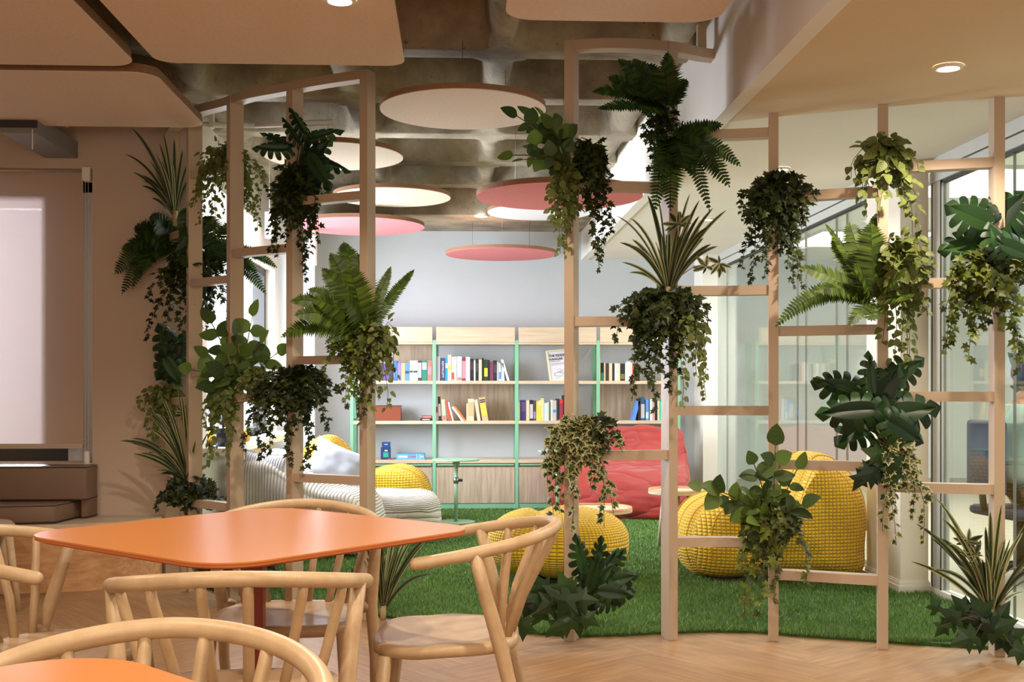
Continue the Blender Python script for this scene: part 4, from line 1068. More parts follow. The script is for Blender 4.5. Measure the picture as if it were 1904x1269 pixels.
place_chair('nearest spindle armchair, tucked under the front table corner', -.548, 1.585, 178)
place_chair('spindle armchair at the left corner of the orange table', -1.27, 3.10, 92)
place_chair('spindle armchair in front of the window bench, mostly outside the picture', -2.86, 5.9, 60)
def cafe_table(label, X, Z, rot, side, h=.75, r=.085):
    p = cw(X, Z); t = thing('cafe_table', label, 'table', (p.x, p.y, 0), 0, 'orange cafe tables')
    MB().prism(rrect(0, 0, side, side, r, rot, 14), h-.004, h).build('table_top', M['orange'], t)
    MB().prism(rrect(0, 0, side-.002, side-.002, r, rot, 14), h-.012, h-.004).prism(rrect(0, 0, side-.03, side-.03, r, rot, 14), h-.018, h-.012).build('edge_band', M['orange_edge'], t)
    MB().box(-.027, .027, -.027, .027, .014, h-.03, bev=.006).build('pole', M['red_pole'], t)
    MB().box(-.15, .15, -.15, .15, h-.03, h-.018).build('mounting_plate', M['red_pole'], t)
    MB().prism(rrect(0, 0, .44, .44, .05, rot, 8), 0, .014).build('base_plate', M['red_pole'], t)
cafe_table('orange square cafe table with rounded corners between four chairs', -.722, 3.17, math.radians(45+6)-YAW, .915, r=.135)
cafe_table('orange cafe table at the lower left corner of the picture', -.61, 1.07, math.radians(45+2)-YAW, .93, r=.135)
# ================================================================== PLANTS
def tpl_ivy():
    out = [(0, 0, 0), (.16, -.13, -.03), (.46, -.06, -.09), (.27, .17, -.03), (.56, .46, -.10), (.24, .50, -.03), (0, 1, -.10)]
    half = [(x, y, z) for x, y, z in out]
    vs = [(0, .28, .05)]+half+[(-x, y, z) for x, y, z in half[1:-1]][::-1]
    n = len(vs)-1
    fs = [(0, 1+i, 1+(i+1) % n) for i in range(n)]
    uv = [(0, .28)]+[(1, p[1]) for p in vs[1:]]; uv[1] = (.3, 0)
    return vs, fs, uv
def tpl_oval(w=.36, fold=.06, droop=.12, n=6, pw=.8):
    vs, uv, fs = [], [], []
    for i in range(n+1):
        t = i/n; ww = w*math.sin(PI*t**pw)**.75 if 0 < i < n else .0
        z = -droop*t*t
        vs += [(-ww, t, z+fold*ww/w), (0, t, z), (ww, t, z+fold*ww/w)]; uv += [(-1, t), (0, t), (1, t)]
    for i in range(n):
        a = 3*i; fs += [(a, a+1, a+4, a+3), (a+1, a+2, a+5, a+4)]
    return vs, fs, uv
def tpl_monstera():
    """heart-shaped leaf whose margin is cut by narrow slits between the veins"""
    vs, uv, fs = [], [], []
    mp = [(0, .07), (.16, -.09), (.36, -.11), (.51, .06), (.56, .29), (.51, .52), (.39, .72), (.20, .89), (0, 1.02)]
    def m(t):
        f = min(.9999, max(0, t))*8; i = int(f); f -= i
        P = [Vector(mp[min(8, max(0, i+k))]) for k in (-1, 0, 1, 2)]
        return .5*((2*P[1])+(P[2]-P[0])*f+(2*P[0]-5*P[1]+4*P[2]-P[3])*f*f+(3*P[1]-P[0]-3*P[2]+P[3])*f**3)
    def pt(t, r_, s):
        o = Vector((0, .07+.80*max(0, t)**1.3)); q = o+(m(t)-o)*r_
        return (s*q.x, q.y, .05*math.sin(PI*min(1, r_))-.13*r_*r_*abs(q.x)*2-.10*max(0, q.y)**2)
    cuts = [0, .31, .44, .57, .70, .84, 1.0]
    for s in (-1, 1):
        b = len(vs); n = 14
        for i in range(n+1):
            for r_ in (0, .22, .43): vs.append(pt(i/n, r_, s)); uv.append((s*r_, i/n))
        for i in range(n):
            for k in (0, 1): fs.append((b+3*i+k, b+3*i+k+1, b+3*i+k+4, b+3*i+k+3))
        for c0, c1 in zip(cuts, cuts[1:]):
            b = len(vs); last = c1 == 1.0
            for r_ in (.43, .62, .82, 1.0):
                g = (r_-.38)/.62*.030; g0 = 0 if c0 == 0 else g; g1 = 0 if last else g+.008*(r_ > .9)
                for k in range(4): t = c0+g0+(c1-c0-g0-g1)*k/3; vs.append(pt(t, r_*(1-.05*(k in (0, 3) and r_ > .9 and not last)), s)); uv.append((s*r_, t))
            for q in range(3):
                for k in range(3): fs.append((b+4*q+k, b+4*q+k+1, b+4*q+k+5, b+4*q+k+4))
    return vs, fs, uv
T_IVY, T_OVAL, T_STR, T_MON = tpl_ivy(), tpl_oval(.40, .05, .12, 6, .72), tpl_oval(.36, .10, .18, 6, .66), tpl_monstera()
T_LANCE = tpl_oval(.17, .03, .25, 6, .8)
def mbt(T): return MB().add(T[0], T[1], T[2])
LEAFMESH = {}
def leafmesh(key, T, mat):
    if key not in LEAFMESH: LEAFMESH[key] = mbt(T).mesh('leaf', M[mat], smooth=(T is not T_IVY))
    return LEAFMESH[key]
def frame(pos, d, nrm, s, sx=1.0):
    """matrix: local y -> d (leaf length), local z -> close to nrm"""
    d = Vector(d).normalized(); x = d.cross(Vector(nrm))
    if x.length < 1e-4: x = d.cross(Vector((.3, .2, .9)))
    x.normalize(); z = x.cross(d)
    m = Matrix.Identity(4)
    for r_ in range(3): m[r_][0] = x[r_]*s*sx; m[r_][1] = d[r_]*s; m[r_][2] = z[r_]*s; m[r_][3] = pos[r_]
    return m
def addT(mb, T, m):
    o = len(mb.v); mb.v.extend([tuple(m @ Vector(p)) for p in T[0]]); mb.uv.extend(T[2])
    for f in T[1]: mb.f.append(tuple(i+o for i in f)); mb.mi.append(0); mb.smooth.append(False)
VIEW = Vector((-SA, -CA, 0))       # towards the cafe side
def rv(r, s=1): return Vector((r.uniform(-s, s), r.uniform(-s, s), r.uniform(-s, s)))
def strand_path(r, p0, p1, sag=.0, n=12, wob=.012):
    pts = []; ph = r.uniform(0, 6)
    for i in range(n+1):
        t = i/n; p = p0.lerp(p1, t)
        hx = (p1-p0); hx.z = 0
        p = p0+hx*(1-(1-t)**2.2)+Vector((0, 0, (p1.z-p0.z)*t**1.35+sag*math.sin(PI*min(1, t*2.2))*(1-t)))
        pts.append(p+Vector((math.sin(ph+t*7)*wob, math.cos(ph+t*6)*wob, 0)))
    return pts
def root_of(name, label, cat, p, group=None):
    return thing(name, label, cat, tuple(p), 0, group)
# ------------------------------------------------------------ trailing plants
def trailing(name, label, Z, start, x0, x1, y0, y1, n=14, T=T_IVY, mat='ivy', size=.045, seed=1, dense=1.0, long_=(), single=False, depth=.10, core=70, group='trailing plants on the screens', profile=1.0, stemmat='stem', asp=1.0, mound=None, outw=0.0):
    """strands from the crown `start` (px, py) filling the box x0..x1, y0..y1 in the photo; long_: extra strand ends (px, py)"""
    r = random.Random(seed); c = at(start[0], start[1], Z); t = root_of(name, label, 'ivy plant' if T is T_IVY else 'trailing plant', c, group)
    leaves = []; k = Z/FPX
    ends = []
    for i in range(n):
        fx = (i+.5)/n; fx = min(.99, max(.01, fx+r.uniform(-.5, .5)/n)); px = x0+(x1-x0)*fx
        w_ = 1-abs(2*fx-1)**1.6*profile*.8
        py = start[1]+(y1-start[1])*w_*r.uniform(.30, 1.0)
        ends.append((px, py))
    ends += list(long_)
    sm = MB()
    for j, (px, py) in enumerate(ends):
        side = r.uniform(-1, 1); dz = depth*(side if j % 3 else -abs(side)) - outw
        e = at(px, py, Z)+VIEW*(-dz)*(1 if False else 1); e = at(px, py, Z)+VIEW*r.uniform(-depth*.8, depth)
        s0 = c+Vector((r.uniform(-.03, .03), r.uniform(-.02, .03), r.uniform(-.01, .04)))
        top = min(y0+r.uniform(0, 18), start[1])
        rise = max(0, (start[1]-top))*k
        pts = strand_path(r, s0, e, sag=rise*1.3+.02)
        L = sum((b-a).length for a, b in zip(pts, pts[1:]))
        step = size*.42/dense; mb = MB(); d_ = r.uniform(0, step); acc = 0
        sm.tube(pts[::2]+[pts[-1]], .0016, 3, cap=False)
        for a, b in zip(pts, pts[1:]):
            seg = (b-a).length
            while d_ < acc+seg:
                f = (d_-acc)/seg; p = a.lerp(b, f); tt = (b-a).normalized()
                out = (VIEW*r.uniform(-.1, 1.0)+Vector((r.uniform(-1, 1), r.uniform(-.5, .5), r.uniform(-.2, .6)))).normalized()
                dd = (out*.8+tt*.5+Vector((0, 0, -.35))).normalized()
                taper = 1-.35*(d_/max(L, .01))**2
                s_ = size*r.uniform(.65, 1.15)*taper
                nr = (VIEW*r.uniform(.3, 1)+Vector((r.uniform(-.7, .7), 0, r.uniform(.1, 1)))).normalized()
                m = frame(p+out*s_*.25, dd, nr, s_, asp)
                leaves.append((j, m)); d_ += step*r.uniform(.6, 1.4)
            acc += seg
    # the dense crown
    for i in range(int(core*.8)):
        a, b = r.gauss(0, .40), r.gauss(0, .44)
        w_ = (x1-x0)/2*k*.62; hgt = (min(y1, start[1]+(y1-start[1])*.6)-y0)/2*k*.8
        p = c+Vector((a*w_*CA, -VIEW.y*0, 0))+VIEW*r.uniform(-.05, depth)+Vector((((x0+x1)/2-start[0])*k*.6, 0, (start[1]-(y0+(y1-y0)*.30))*k*.75+b*hgt))
        dd = (Vector((a, 0, -.5+b*.6))+VIEW*r.uniform(-.2, .6)+rv(r, .5)).normalized()
        nr = (VIEW*r.uniform(.3, 1)+Vector((r.uniform(-.7, .7), 0, r.uniform(.1, 1)))).normalized()
        leaves.append((-1, frame(p, dd, nr, size*r.uniform(.7, 1.2), asp)))
    inv = Matrix.Translation(-c)
    for vtx in range(len(sm.v)): sm.v[vtx] = tuple(Vector(sm.v[vtx])-c)
    sm.build('stems', M[stemmat], t)
    if single:
        me = leafmesh((id(T), mat), T, mat)
        keep = leaves if len(leaves) <= 290 else r.sample(leaves, 290)
        ks = set(map(id, keep))
        for l in keep: inst('leaf', me, t, inv @ l[1])
        rest = [l for l in leaves if id(l) not in ks]
        if rest:
            mb = MB()
            for l in rest: addT(mb, T, inv @ l[1])
            tag(mb.build('small_leaves', M[mat], t), kind='stuff')
    else:
        mb = MB()
        for l in leaves: addT(mb, T, inv @ l[1])
        tag(mb.build('small_leaves', M[mat], t), kind='stuff')
    return t
# ------------------------------------------------------------ ferns
def fern(label, Z, base, fronds, mat='fern', seed=1, extra=0, spread=140):
    r = random.Random(seed); c = at(base[0], base[1], Z); t = root_of('hanging_fern', label, 'fern', c, 'ferns on the screens')
    k = Z/FPX; fr = list(fronds)
    for q in range(extra):
        a = r.uniform(0, 2*PI); fr.append((base[0]+math.cos(a)*spread*r.uniform(.5, .8), base[1]-abs(math.sin(a))*spread*r.uniform(.1, .7)+20, r.uniform(10, 14), r.uniform(-.2, .3)))
    for fd in fr:
        tx, ty, wpx, dz = fd[:4]; arch = fd[4] if len(fd) > 4 else .22
        tip = at(tx, ty, Z)+VIEW*dz-c; L = tip.length
        ctrl = tip*.5+Vector((0, 0, L*arch))+VIEW*dz*.2
        n = max(14, int(L/.0115)); mb = MB(); pts = []
        for i in range(n+1):
            u = i/n; pts.append(ctrl*(2*u*(1-u))+tip*u*u)
        # plane of the frond: mostly seen from the front, twisted a little
        nr = (VIEW*r.uniform(.55, 1)+Vector((r.uniform(-.35, .35), 0, r.uniform(.25, .8)))).normalized()
        mb.tube(pts[::3]+[pts[-1]], .0018, 3, cap=False)
        for i in range(2, n+1):
            u = i/n; tt = (pts[i]-pts[i-1]).normalized(); sdir = tt.cross(nr).normalized(); zz = sdir.cross(tt)
            wl = wpx*k*1.3*min(1, .35+u*4)*(1-u**3.2)**.8+.004
            for s_ in (-1, 1):
                d = (sdir*s_+tt*.32-zz*r.uniform(.0, .22)).normalized(); wv = tt*(L/n*.98)
                p = pts[i]; l_ = wl*r.uniform(.9, 1.06)
                o = len(mb.v)
                P4 = [p-wv*.5, p+wv*.5, p+d*l_*.6+wv*.55, p+d*l_, p+d*l_*.55-wv*.6]
                for q_, uvv in zip(P4, ((0, 0), (0, .1), (.5, .6), (.2, 1), (-.5, .6))):
                    mb.v.append(tuple(q_)); mb.uv.append(uvv)
                mb.f.append((o, o+1, o+2, o+3, o+4)); mb.mi.append(0); mb.smooth.append(False)
        mb.build('frond', M[mat], t)
    return t
# ------------------------------------------------------------ long bladed plants
def bladed(label, Z, base, tips, seed=1, fill=14, wd=.011, name='spider_plant', shoots=()):
    r = random.Random(seed); c = at(base[0], base[1], Z); t = root_of(name, label, 'spider plant', c, 'variegated long-bladed plants')
    xs = [q[0] for q in tips]; ys = [q[1] for q in tips]; tp = [(x, y, 1) for x, y in tips]
    for q in range(fill):
        a = r.choice(tips); b = r.choice(tips); f = r.uniform(.2, .8); s_ = r.uniform(.55, .98)
        x, y = a[0]*(1-f)+b[0]*f, a[1]*(1-f)+b[1]*f; y = min(y, (a[1]+b[1])/2)
        tp.append((base[0]+(x-base[0])*s_, base[1]+(y-base[1])*s_, 0))
    for x, y, key in tp:
        tip = at(x, y, Z)+VIEW*r.uniform(-.12, .16)-c; L = tip.length
        hor = Vector((tip.x, tip.y, 0)); droop = min(.30, .12+.35*hor.length/(L+.01))*r.uniform(.5, 1.1)
        ctrl = tip*.5+Vector((0, 0, L*droop))-hor*.10
        n = 12; pts = [ctrl*(2*(i/n)*(1-i/n))+tip*(i/n)**2 for i in range(n+1)]
        nr = (VIEW*r.uniform(.4, 1)+Vector((r.uniform(-.8, .8), 0, r.uniform(.0, .6)))).normalized()
        mb = MB(); vs, uv, fs = [], [], []
        for i, p in enumerate(pts):
            u = i/n; tt = (pts[min(i+1, n)]-pts[max(i-1, 0)]).normalized(); sd = tt.cross(nr).normalized(); up = sd.cross(tt)
            w_ = wd*(.45+1.2*u)*(1-u)**.55*1.1 if u < 1 else 0
            w_ = max(w_, .0004)
            if u < .6: w_ = max(w_, wd*.5)
            vs += [p-sd*w_+up*w_*.35, p, p+sd*w_+up*w_*.35]; uv += [(-1, u), (0, u), (1, u)]
        for i in range(n):
            a = 3*i; fs += [(a, a+1, a+4, a+3), (a+1, a+2, a+5, a+4)]
        mb.add(vs, fs, uv, smooth=True).build('blade', M['blade'], t)
    for (sx, sy, ex, ey) in shoots:
        s0, e = at(sx, sy, Z)-c, at(ex, ey, Z)-c+VIEW*.04
        MB().tube([s0, (s0+e)/2+Vector((0, 0, .02)), e], .002, 4).build('runner', M['stem_pale'], t)
        mb = MB()
        for q in range(11):
            a = r.uniform(0, 2*PI); d = Vector((math.cos(a), 0, math.sin(a)*.8))+VIEW*r.uniform(-.3, .5)
            addT(mb, T_LANCE, frame(e, d, VIEW+rv(r, .4), r.uniform(.035, .075)))
        mb.build('plantlet', M['blade'], t)
    MB().tube([(0, 0, -.05), (0, 0, .04)], [.014, .018], 8).build('crown_base', M['stem_pale'], t)
    return t
# ------------------------------------------------------------ big leaves on stalks
def leafy(name, label, cat, Z, base, leaves, T, mat, seed=1, group=None, stemr=.003, asp=1.0, smooth=True, cp=(0, 0)):
    """leaves: (centre px, py, length px, direction degrees (0 = right, 90 = up), tilt)"""
    r = random.Random(seed); c = at(base[0], base[1], Z); t = root_of(name, label, cat, c, group); k = Z/FPX
    me = leafmesh((id(T), mat), T, mat)
    for lf in leaves:
        x, y, l, ang = lf[:4]; tilt = lf[4] if len(lf) > 4 else .0; ax = lf[5] if len(lf) > 5 else asp
        s_ = l*k; a = math.radians(ang); right = Vector((CA, -SA, 0))
        d = right*math.cos(a)+Vector((0, 0, math.sin(a)))+VIEW*r.uniform(-.05, .3); d.normalize()
        ctr = at(x, y, Z)+VIEW*r.uniform(-.04, .12)-c
        nr = (VIEW+Vector((0, 0, .25+tilt))+right*r.uniform(-.3, .3)+right*tilt).normalized()
        p = ctr-d*s_*.5
        inst('leaf', me, t, frame(p, d, nr, s_, ax))
        b = Vector((0, 0, 0)); q = p
        MB().tube([b, (b+q)*.5+Vector((0, 0, .02))-right*0, q, q+d*s_*.12], [stemr*1.2, stemr, stemr*.8, stemr*.4], 5).build('stalk', M['stem'], t)
    return t
def branchy(label, Z, base, tips, size, seed, mat='roundleaf', T=T_OVAL, per=.05, group='round-leaved plants on the screens', asp=1.0):
    r = random.Random(seed); c = at(base[0], base[1], Z); t = root_of('round_leaf_plant', label, 'plant', c, group)
    me = leafmesh((id(T), mat), T, mat)
    for (x, y) in tips:
        e = at(x, y, Z)+VIEW*r.uniform(-.08, .14)-c
        ctrl = e*.45+Vector((0, 0, e.length*.15)); n = 10
        pts = [ctrl*(2*(i/n)*(1-i/n))+e*(i/n)**2 for i in range(n+1)]
        MB().tube(pts, .0026, 5).build('stem', M['stem'], t)
        L = e.length; m = max(2, int(L/per)); 
        for q in range(m+1):
            u = .35+.65*q/m; i = min(n-1, int(u*n)); p = pts[i].lerp(pts[i+1], u*n-i) if u < 1 else pts[n]
            tt = (pts[i+1]-pts[i]).normalized()
            for s_ in ((-1, 1) if q < m else (0,)):
                side = tt.cross(VIEW).normalized()*s_
                d = (side*.9+tt*.5+Vector((0, 0, r.uniform(-.35, .25)))+VIEW*r.uniform(-.2, .5)).normalized() if s_ else tt
                nr = (VIEW*r.uniform(.4, 1)+Vector((r.uniform(-.6, .6), 0, r.uniform(.2, .9))))
                inst('leaf', me, t, frame(p, d, nr, size*r.uniform(.75, 1.15), asp))
    return t
ZP = {k: v[1] for k, v in POSTS.items()}
# ---------------- left screen
bladed('variegated spider plant topmost on the far left screen post', 6.66, (325, 405), [(237, 290), (262, 250), (290, 262), (303, 248), (330, 262), (246, 320), (262, 345), (345, 285), (284, 368), (352, 330), (358, 300)], 1, 12, .013)
fern('dark fern spreading left from the far left screen post', 6.70, (322, 452), [(220, 510, 26, .05, .3), (238, 548, 20, .1, .35), (262, 540, 18, .15, .4), (250, 425, 24, 0, .2), (282, 400, 20, .0), (240, 470, 26, .12, .25), (345, 398, 16, .0), (300, 410, 28, .15), (275, 440, 30, .2, .2), (365, 470, 20, .1), (340, 500, 22, .1), (380, 430, 20, .0)], seed=2)
fern('dark fern behind the second and third posts of the left screen', 6.45, (378, 470), [(346, 392, 26, .05), (382, 400, 30, -.05), (425, 410, 26, -.12), (345, 440, 34, .12), (418, 450, 30, -.15), (440, 470, 24, -.2), (478, 540, 16, -.22, .35), (500, 490, 14, -.2, .3), (462, 500, 18, -.2, .3), (400, 500, 30, -.1), (350, 500, 20, .1)], seed=3)
trailing('ivy_plant', 'dark ivy hanging under the fern on the second screen post', 6.5, (372, 500), 290, 425, 470, 640, 18, seed=4, size=.048, long_=[(285, 640), (300, 655), (290, 560), (360, 650), (390, 620), (420, 600)], core=150, dense=1.1)
trailing('striped_trailing_plant', 'fine-leaved vine draped over the third screen post at the top left', 6.2, (425, 292), 352, 492, 277, 400, 22, T_STR, 'striped', .036, 5, 1.2, [(372, 420), (395, 440), (398, 400), (455, 385), (470, 400), (478, 430), (460, 340)], core=150, group='striped trailing plants', profile=.2)
leafy('split_leaf_plant', 'small split-leaf plant on top of the fourth screen post', 'monstera', 5.85, (548, 332), [(512, 282, 70, 180, 0, .5), (512, 255, 70, 160, -.2, .3), (560, 232, 60, 120, .2, .4), (598, 250, 84, 12, .1, .4), (592, 285, 70, 40, 0, .6), (610, 302, 90, -18, .2, .3), (575, 305, 80, -70, 0, .7), (600, 325, 80, -60, 0, .6), (548, 250, 62, 120, .2, .3)], T_MON, 'monstera', 6, 'split-leaf plants on the screens', .003, .8)
trailing('ivy_plant', 'bushy dark ivy on the fourth screen post below the split-leaf plant', 5.82, (548, 345), 497, 612, 318, 490, 22, seed=7, size=.045, long_=[(566, 520), (560, 505), (500, 470), (520, 480), (578, 480), (598, 455), (505, 440)], core=260, dense=1.15)
fern('upright green fern on the fifth screen post, left of the trellis gap', 5.6, (682, 622), [(634, 447, 34, -.1, .1), (662, 470, 30, -.05, .05), (600, 500, 24, .0, .15), (578, 540, 20, .05, .2), (545, 562, 22, .05, .3), (532, 628, 30, .1, .3), (560, 590, 26, .15, .25), (612, 470, 24, -.05, .12), (590, 560, 28, .12, .2), (764, 497, 13, -.15, .1), (722, 494, 12, -.1, .1), (640, 520, 30, .1, .1), (655, 500, 30, .12, .1), (612, 640, 14, .1, .25), (650, 560, 26, .15)], 'fern_bright', 8)
trailing('ivy_plant', 'dark ivy below the green fern on the fifth screen post', 5.58, (682, 632), 607, 728, 612, 745, 22, seed=9, size=.044, long_=[(672, 790), (668, 770), (690, 765), (640, 760), (655, 775), (612, 700)], core=240, dense=1.1, mat='ivy_light')
trailing('striped_trailing_plant', 'striped vine on the right side of the fifth screen post', 5.56, (700, 625), 695, 740, 610, 700, 5, T_STR, 'striped', .05, 10, .8, [(718, 760), (704, 745), (735, 700), (736, 630)], single=True, core=8, group='striped trailing plants', profile=.2)
leafy('split_leaf_plant', 'split-leaf plant low on the far left screen post', 'monstera', 6.7, (325, 735), [(318, 640, 84, 115, 0, .7), (333, 655, 76, 70, 0, .7), (312, 672, 80, 240, 0, .7), (308, 700, 44, 150, 0, .5), (330, 690, 60, -60, 0, .7)], T_MON, 'monstera', 11, 'split-leaf plants on the screens', .003, .75)
trailing('striped_trailing_plant', 'striped vine hanging left of the far left screen post', 6.7, (320, 730), 262, 345, 715, 800, 12, T_STR, 'striped', .045, 12, 1.0, [(290, 855), (285, 830), (278, 800), (296, 840)], core=60, group='striped trailing plants', profile=.5)
branchy('round-leaved plant on the third screen post, against the bright window', 6.1, (446, 735), [(392, 602), (395, 665), (470, 590), (448, 625), (522, 658), (355, 688), (424, 700), (490, 640), (410, 720)], .115, 13, per=.13)
trailing('striped_trailing_plant', 'striped vine hanging from the middle rung beside the third screen post', 6.1, (425, 728), 375, 450, 712, 810, 13, T_STR, 'striped', .044, 14, 1.0, [(392, 868), (405, 850), (430, 862), (428, 845), (390, 830)], core=80, group='striped trailing plants', profile=.3, single=True)
trailing('striped_trailing_plant', 'small striped vine on the rung right of the third screen post', 6.0, (470, 728), 440, 500, 695, 745, 8, T_STR, 'striped', .042, 15, 1.0, [(478, 800), (500, 700)], core=40, group='striped trailing plants', profile=.3)
trailing('ivy_plant', 'wide dark ivy low on the fourth screen post', 5.8, (550, 712), 462, 628, 692, 810, 26, seed=16, size=.046, long_=[(478, 860), (460, 835), (500, 850), (575, 872), (580, 850), (545, 862), (610, 800), (470, 780), (540, 840)], core=260, dense=1.1)
bladed('variegated spider plant low on the second screen post', 6.45, (352, 908), [(226, 820), (240, 845), (256, 760), (268, 775), (300, 735), (320, 740), (345, 725), (378, 760), (370, 740), (262, 842), (305, 872), (395, 865), (232, 826)], 17, 18, .014, shoots=[(350, 850, 348, 770)])
trailing('ivy_plant', 'dark ivy at bench height on the second screen post', 6.4, (348, 925), 300, 418, 893, 962, 16, seed=18, size=.05, long_=[(412, 935), (405, 900), (300, 950)], core=150)
fern('fern at the foot of the third screen post, below the orange table', 6.15, (430, 1095), [(360, 1045, 22, .05), (392, 1028, 24, .0), (440, 1020, 22, .0), (500, 1040, 26, .0), (540, 1030, 24, .0), (470, 1010, 20, -.05), (350, 1080, 18, .1), (520, 1080, 24, .1), (400, 1070, 24, .1)], 'fern_bright', 19)
trailing('ivy_plant', 'dark ivy at the foot of the third screen post', 6.05, (440, 1035), 345, 520, 1025, 1100, 16, seed=20, size=.055, core=90, profile=.3)
bladed('variegated spider plant at the foot of the fifth screen post', 5.6, (712, 1142), [(682, 1000), (695, 985), (715, 975), (740, 960), (765, 985), (790, 1010), (805, 995), (800, 1070), (676, 1040), (770, 1040), (725, 1000), (750, 1020), (690, 1060)], 21, 16, .013)
leafy('broad_ivy', 'broad dark leaves beside the foot of the fifth screen post', 'ivy plant', 5.7, (655, 1130), [(640, 1090, 44, 150), (625, 1100, 40, 190), (660, 1075, 40, 100), (650, 1110, 44, 200), (668, 1100, 40, 60)], T_IVY, 'ivy_big', 22, 'broad-leaved ivy at the post feet', .002)
# ---------------- right screen
fern('large dark fern at the top of the second post right of the gap', 5.1, (1243, 205), [(1102, 176, 22, .05, .2), (1110, 212, 20, .1, .12), (1150, 110, 24, .0, .1), (1185, 150, 30, .1), (1130, 150, 26, .05, .15), (1242, 98, 20, .0, .05), (1275, 148, 18, .0), (1205, 120, 26, .0, .05), (1262, 180, 22, .15), (1190, 228, 20, .15), (1155, 190, 28, .2, .12), (1225, 140, 28, .15), (1180, 105, 22, -.05)], seed=23)
fern('dark fern drooping right from the second post right of the gap', 5.08, (1246, 258), [(1342, 232, 18, .0, .1), (1376, 308, 26, .0, .3), (1352, 350, 30, .05, .35), (1312, 398, 16, .1, .4), (1280, 340, 24, .15, .3), (1238, 400, 26, .15, .3), (1212, 400, 20, .1, .3), (1300, 270, 26, .1), (1330, 330, 28, .1, .35), (1262, 330, 24, .2, .2), (1225, 340, 24, .15, .2), (1220, 270, 18, .1)], seed=24)
trailing('ivy_plant', 'thin dark ivy wound round the top of the second post right of the gap', 5.15, (1235, 228), 1190, 1268, 215, 330, 8, seed=25, size=.045, long_=[(1195, 260), (1205, 330), (1215, 300)], core=30)
branchy('round-leaved plant high on the first post right of the gap', 5.1, (1062, 312), [(962, 225), (990, 215), (1012, 225), (955, 285), (975, 300), (1000, 270), (1025, 245), (1040, 235), (1005, 300), (1030, 300)], .078, 26, per=.095)
trailing('striped_trailing_plant', 'striped vine hanging high on the first post right of the gap', 5.08, (1050, 325), 1018, 1078, 315, 440, 13, T_STR, 'striped', .044, 27, 1.0, [(1045, 488), (1038, 470), (1050, 460), (1055, 440), (1030, 420)], single=True, core=60, group='striped trailing plants', profile=.2)
trailing('ivy_plant', 'dark ivy on the rung right of the first post, high up', 5.12, (1092, 330), 1068, 1142, 275, 400, 14, seed=28, size=.042, long_=[(1110, 510), (1105, 470), (1120, 490), (1135, 440), (1128, 400), (1095, 290), (1125, 290)], core=110)
bladed('variegated spider plant at head height on the second post right of the gap', 5.08, (1243, 550), [(1145, 398), (1165, 415), (1210, 355), (1222, 360), (1290, 352), (1308, 365), (1352, 390), (1155, 448), (1158, 485), (1172, 505), (1312, 440), (1335, 458), (1300, 380), (1250, 400), (1180, 440)], 29, 16, .013, shoots=[(1270, 510, 1310, 498), (1262, 440, 1258, 420), (1300, 498, 1335, 492)])
trailing('ivy_plant', 'large dark ivy mass on the second post right of the gap', 5.08, (1240, 560), 1142, 1312, 545, 700, 28, seed=30, size=.045, long_=[(1175, 740), (1200, 725), (1215, 765), (1180, 700), (1250, 735), (1265, 700), (1315, 600), (1305, 620), (1145, 640)], core=330, dense=1.1)
trailing('striped_trailing_plant', 'striped vine right of the large dark ivy', 5.04, (1280, 610), 1268, 1318, 600, 680, 7, T_STR, 'striped', .042, 31, 1.0, [(1312, 740), (1300, 700), (1265, 755), (1308, 715)], single=True, core=14, group='striped trailing plants', profile=.2)
trailing('ivy_plant', 'cream-edged ivy on the lower first post right of the gap', 5.1, (1075, 800), 1010, 1128, 785, 930, 22, T_IVY, 'ivy_var', .054, 32, .75, [(1032, 978), (1060, 985), (1045, 960), (1020, 900), (1140, 960), (1130, 985), (1125, 930), (1150, 840), (1155, 835)], single=True, core=110, profile=.5)
trailing('ivy_plant', 'dark ivy tuft on the rung above the red beanbag', 5.14, (1098, 805), 1080, 1150, 780, 850, 8, seed=33, size=.046, long_=[(1155, 830)], core=40)
leafy('cut_leaf_plant', 'dark upright cut-leaf plant at the foot of the first post, before the yellow pouf', 'plant', 5.05, (1075, 1130), [(1078, 1030, 80, 100, 0, .5), (1100, 1060, 80, 75, 0, .5), (1113, 1030, 70, 85, 0, .45), (1128, 1050, 76, 60, 0, .5), (1118, 1070, 70, 50, 0, .6), (1145, 1045, 60, 55, 0, .6), (1150, 1075, 70, 15, 0, .7), (1140, 1095, 66, -5, 0, .7), (1110, 1100, 60, 30, 0, .8), (1090, 1085, 70, 110, 0, .6), (1155, 1090, 56, -15, .2, .7), (1128, 1110, 56, -10, .2, .8)], T_MON, 'monstera', 34, None, .003, .6)
leafy('broad_ivy', 'broad-leaved ivy sprawling left of the foot of the first post', 'ivy plant', 4.98, (1062, 1120), [(1030, 1095, 52, 150), (1005, 1085, 46, 120), (1045, 1075, 44, 110), (990, 1110, 50, 200), (1015, 1125, 56, 210), (1045, 1120, 54, 240), (1080, 1125, 52, -60), (1100, 1130, 46, -50), (980, 1140, 44, 250), (972, 1165, 44, 265), (1000, 1150, 48, 240), (1040, 1155, 50, 200), (1030, 1170, 44, 220), (1075, 1160, 50, -80), (1090, 1110, 46, 0), (1060, 1090, 46, 60), (1035, 1135, 50, 180), (1098, 1150, 40, -30)], T_IVY, 'ivy_big', 35, 'broad-leaved ivy at the post feet', .0022, 1.0)
trailing('ivy_plant', 'round bush of dark ivy on the third post right of the gap', 5.1, (1440, 352), 1375, 1518, 335, 480, 26, seed=36, size=.044, long_=[(1398, 528), (1412, 520), (1385, 500), (1425, 510), (1475, 540), (1490, 530), (1465, 500), (1380, 390)], core=360, dense=1.1)
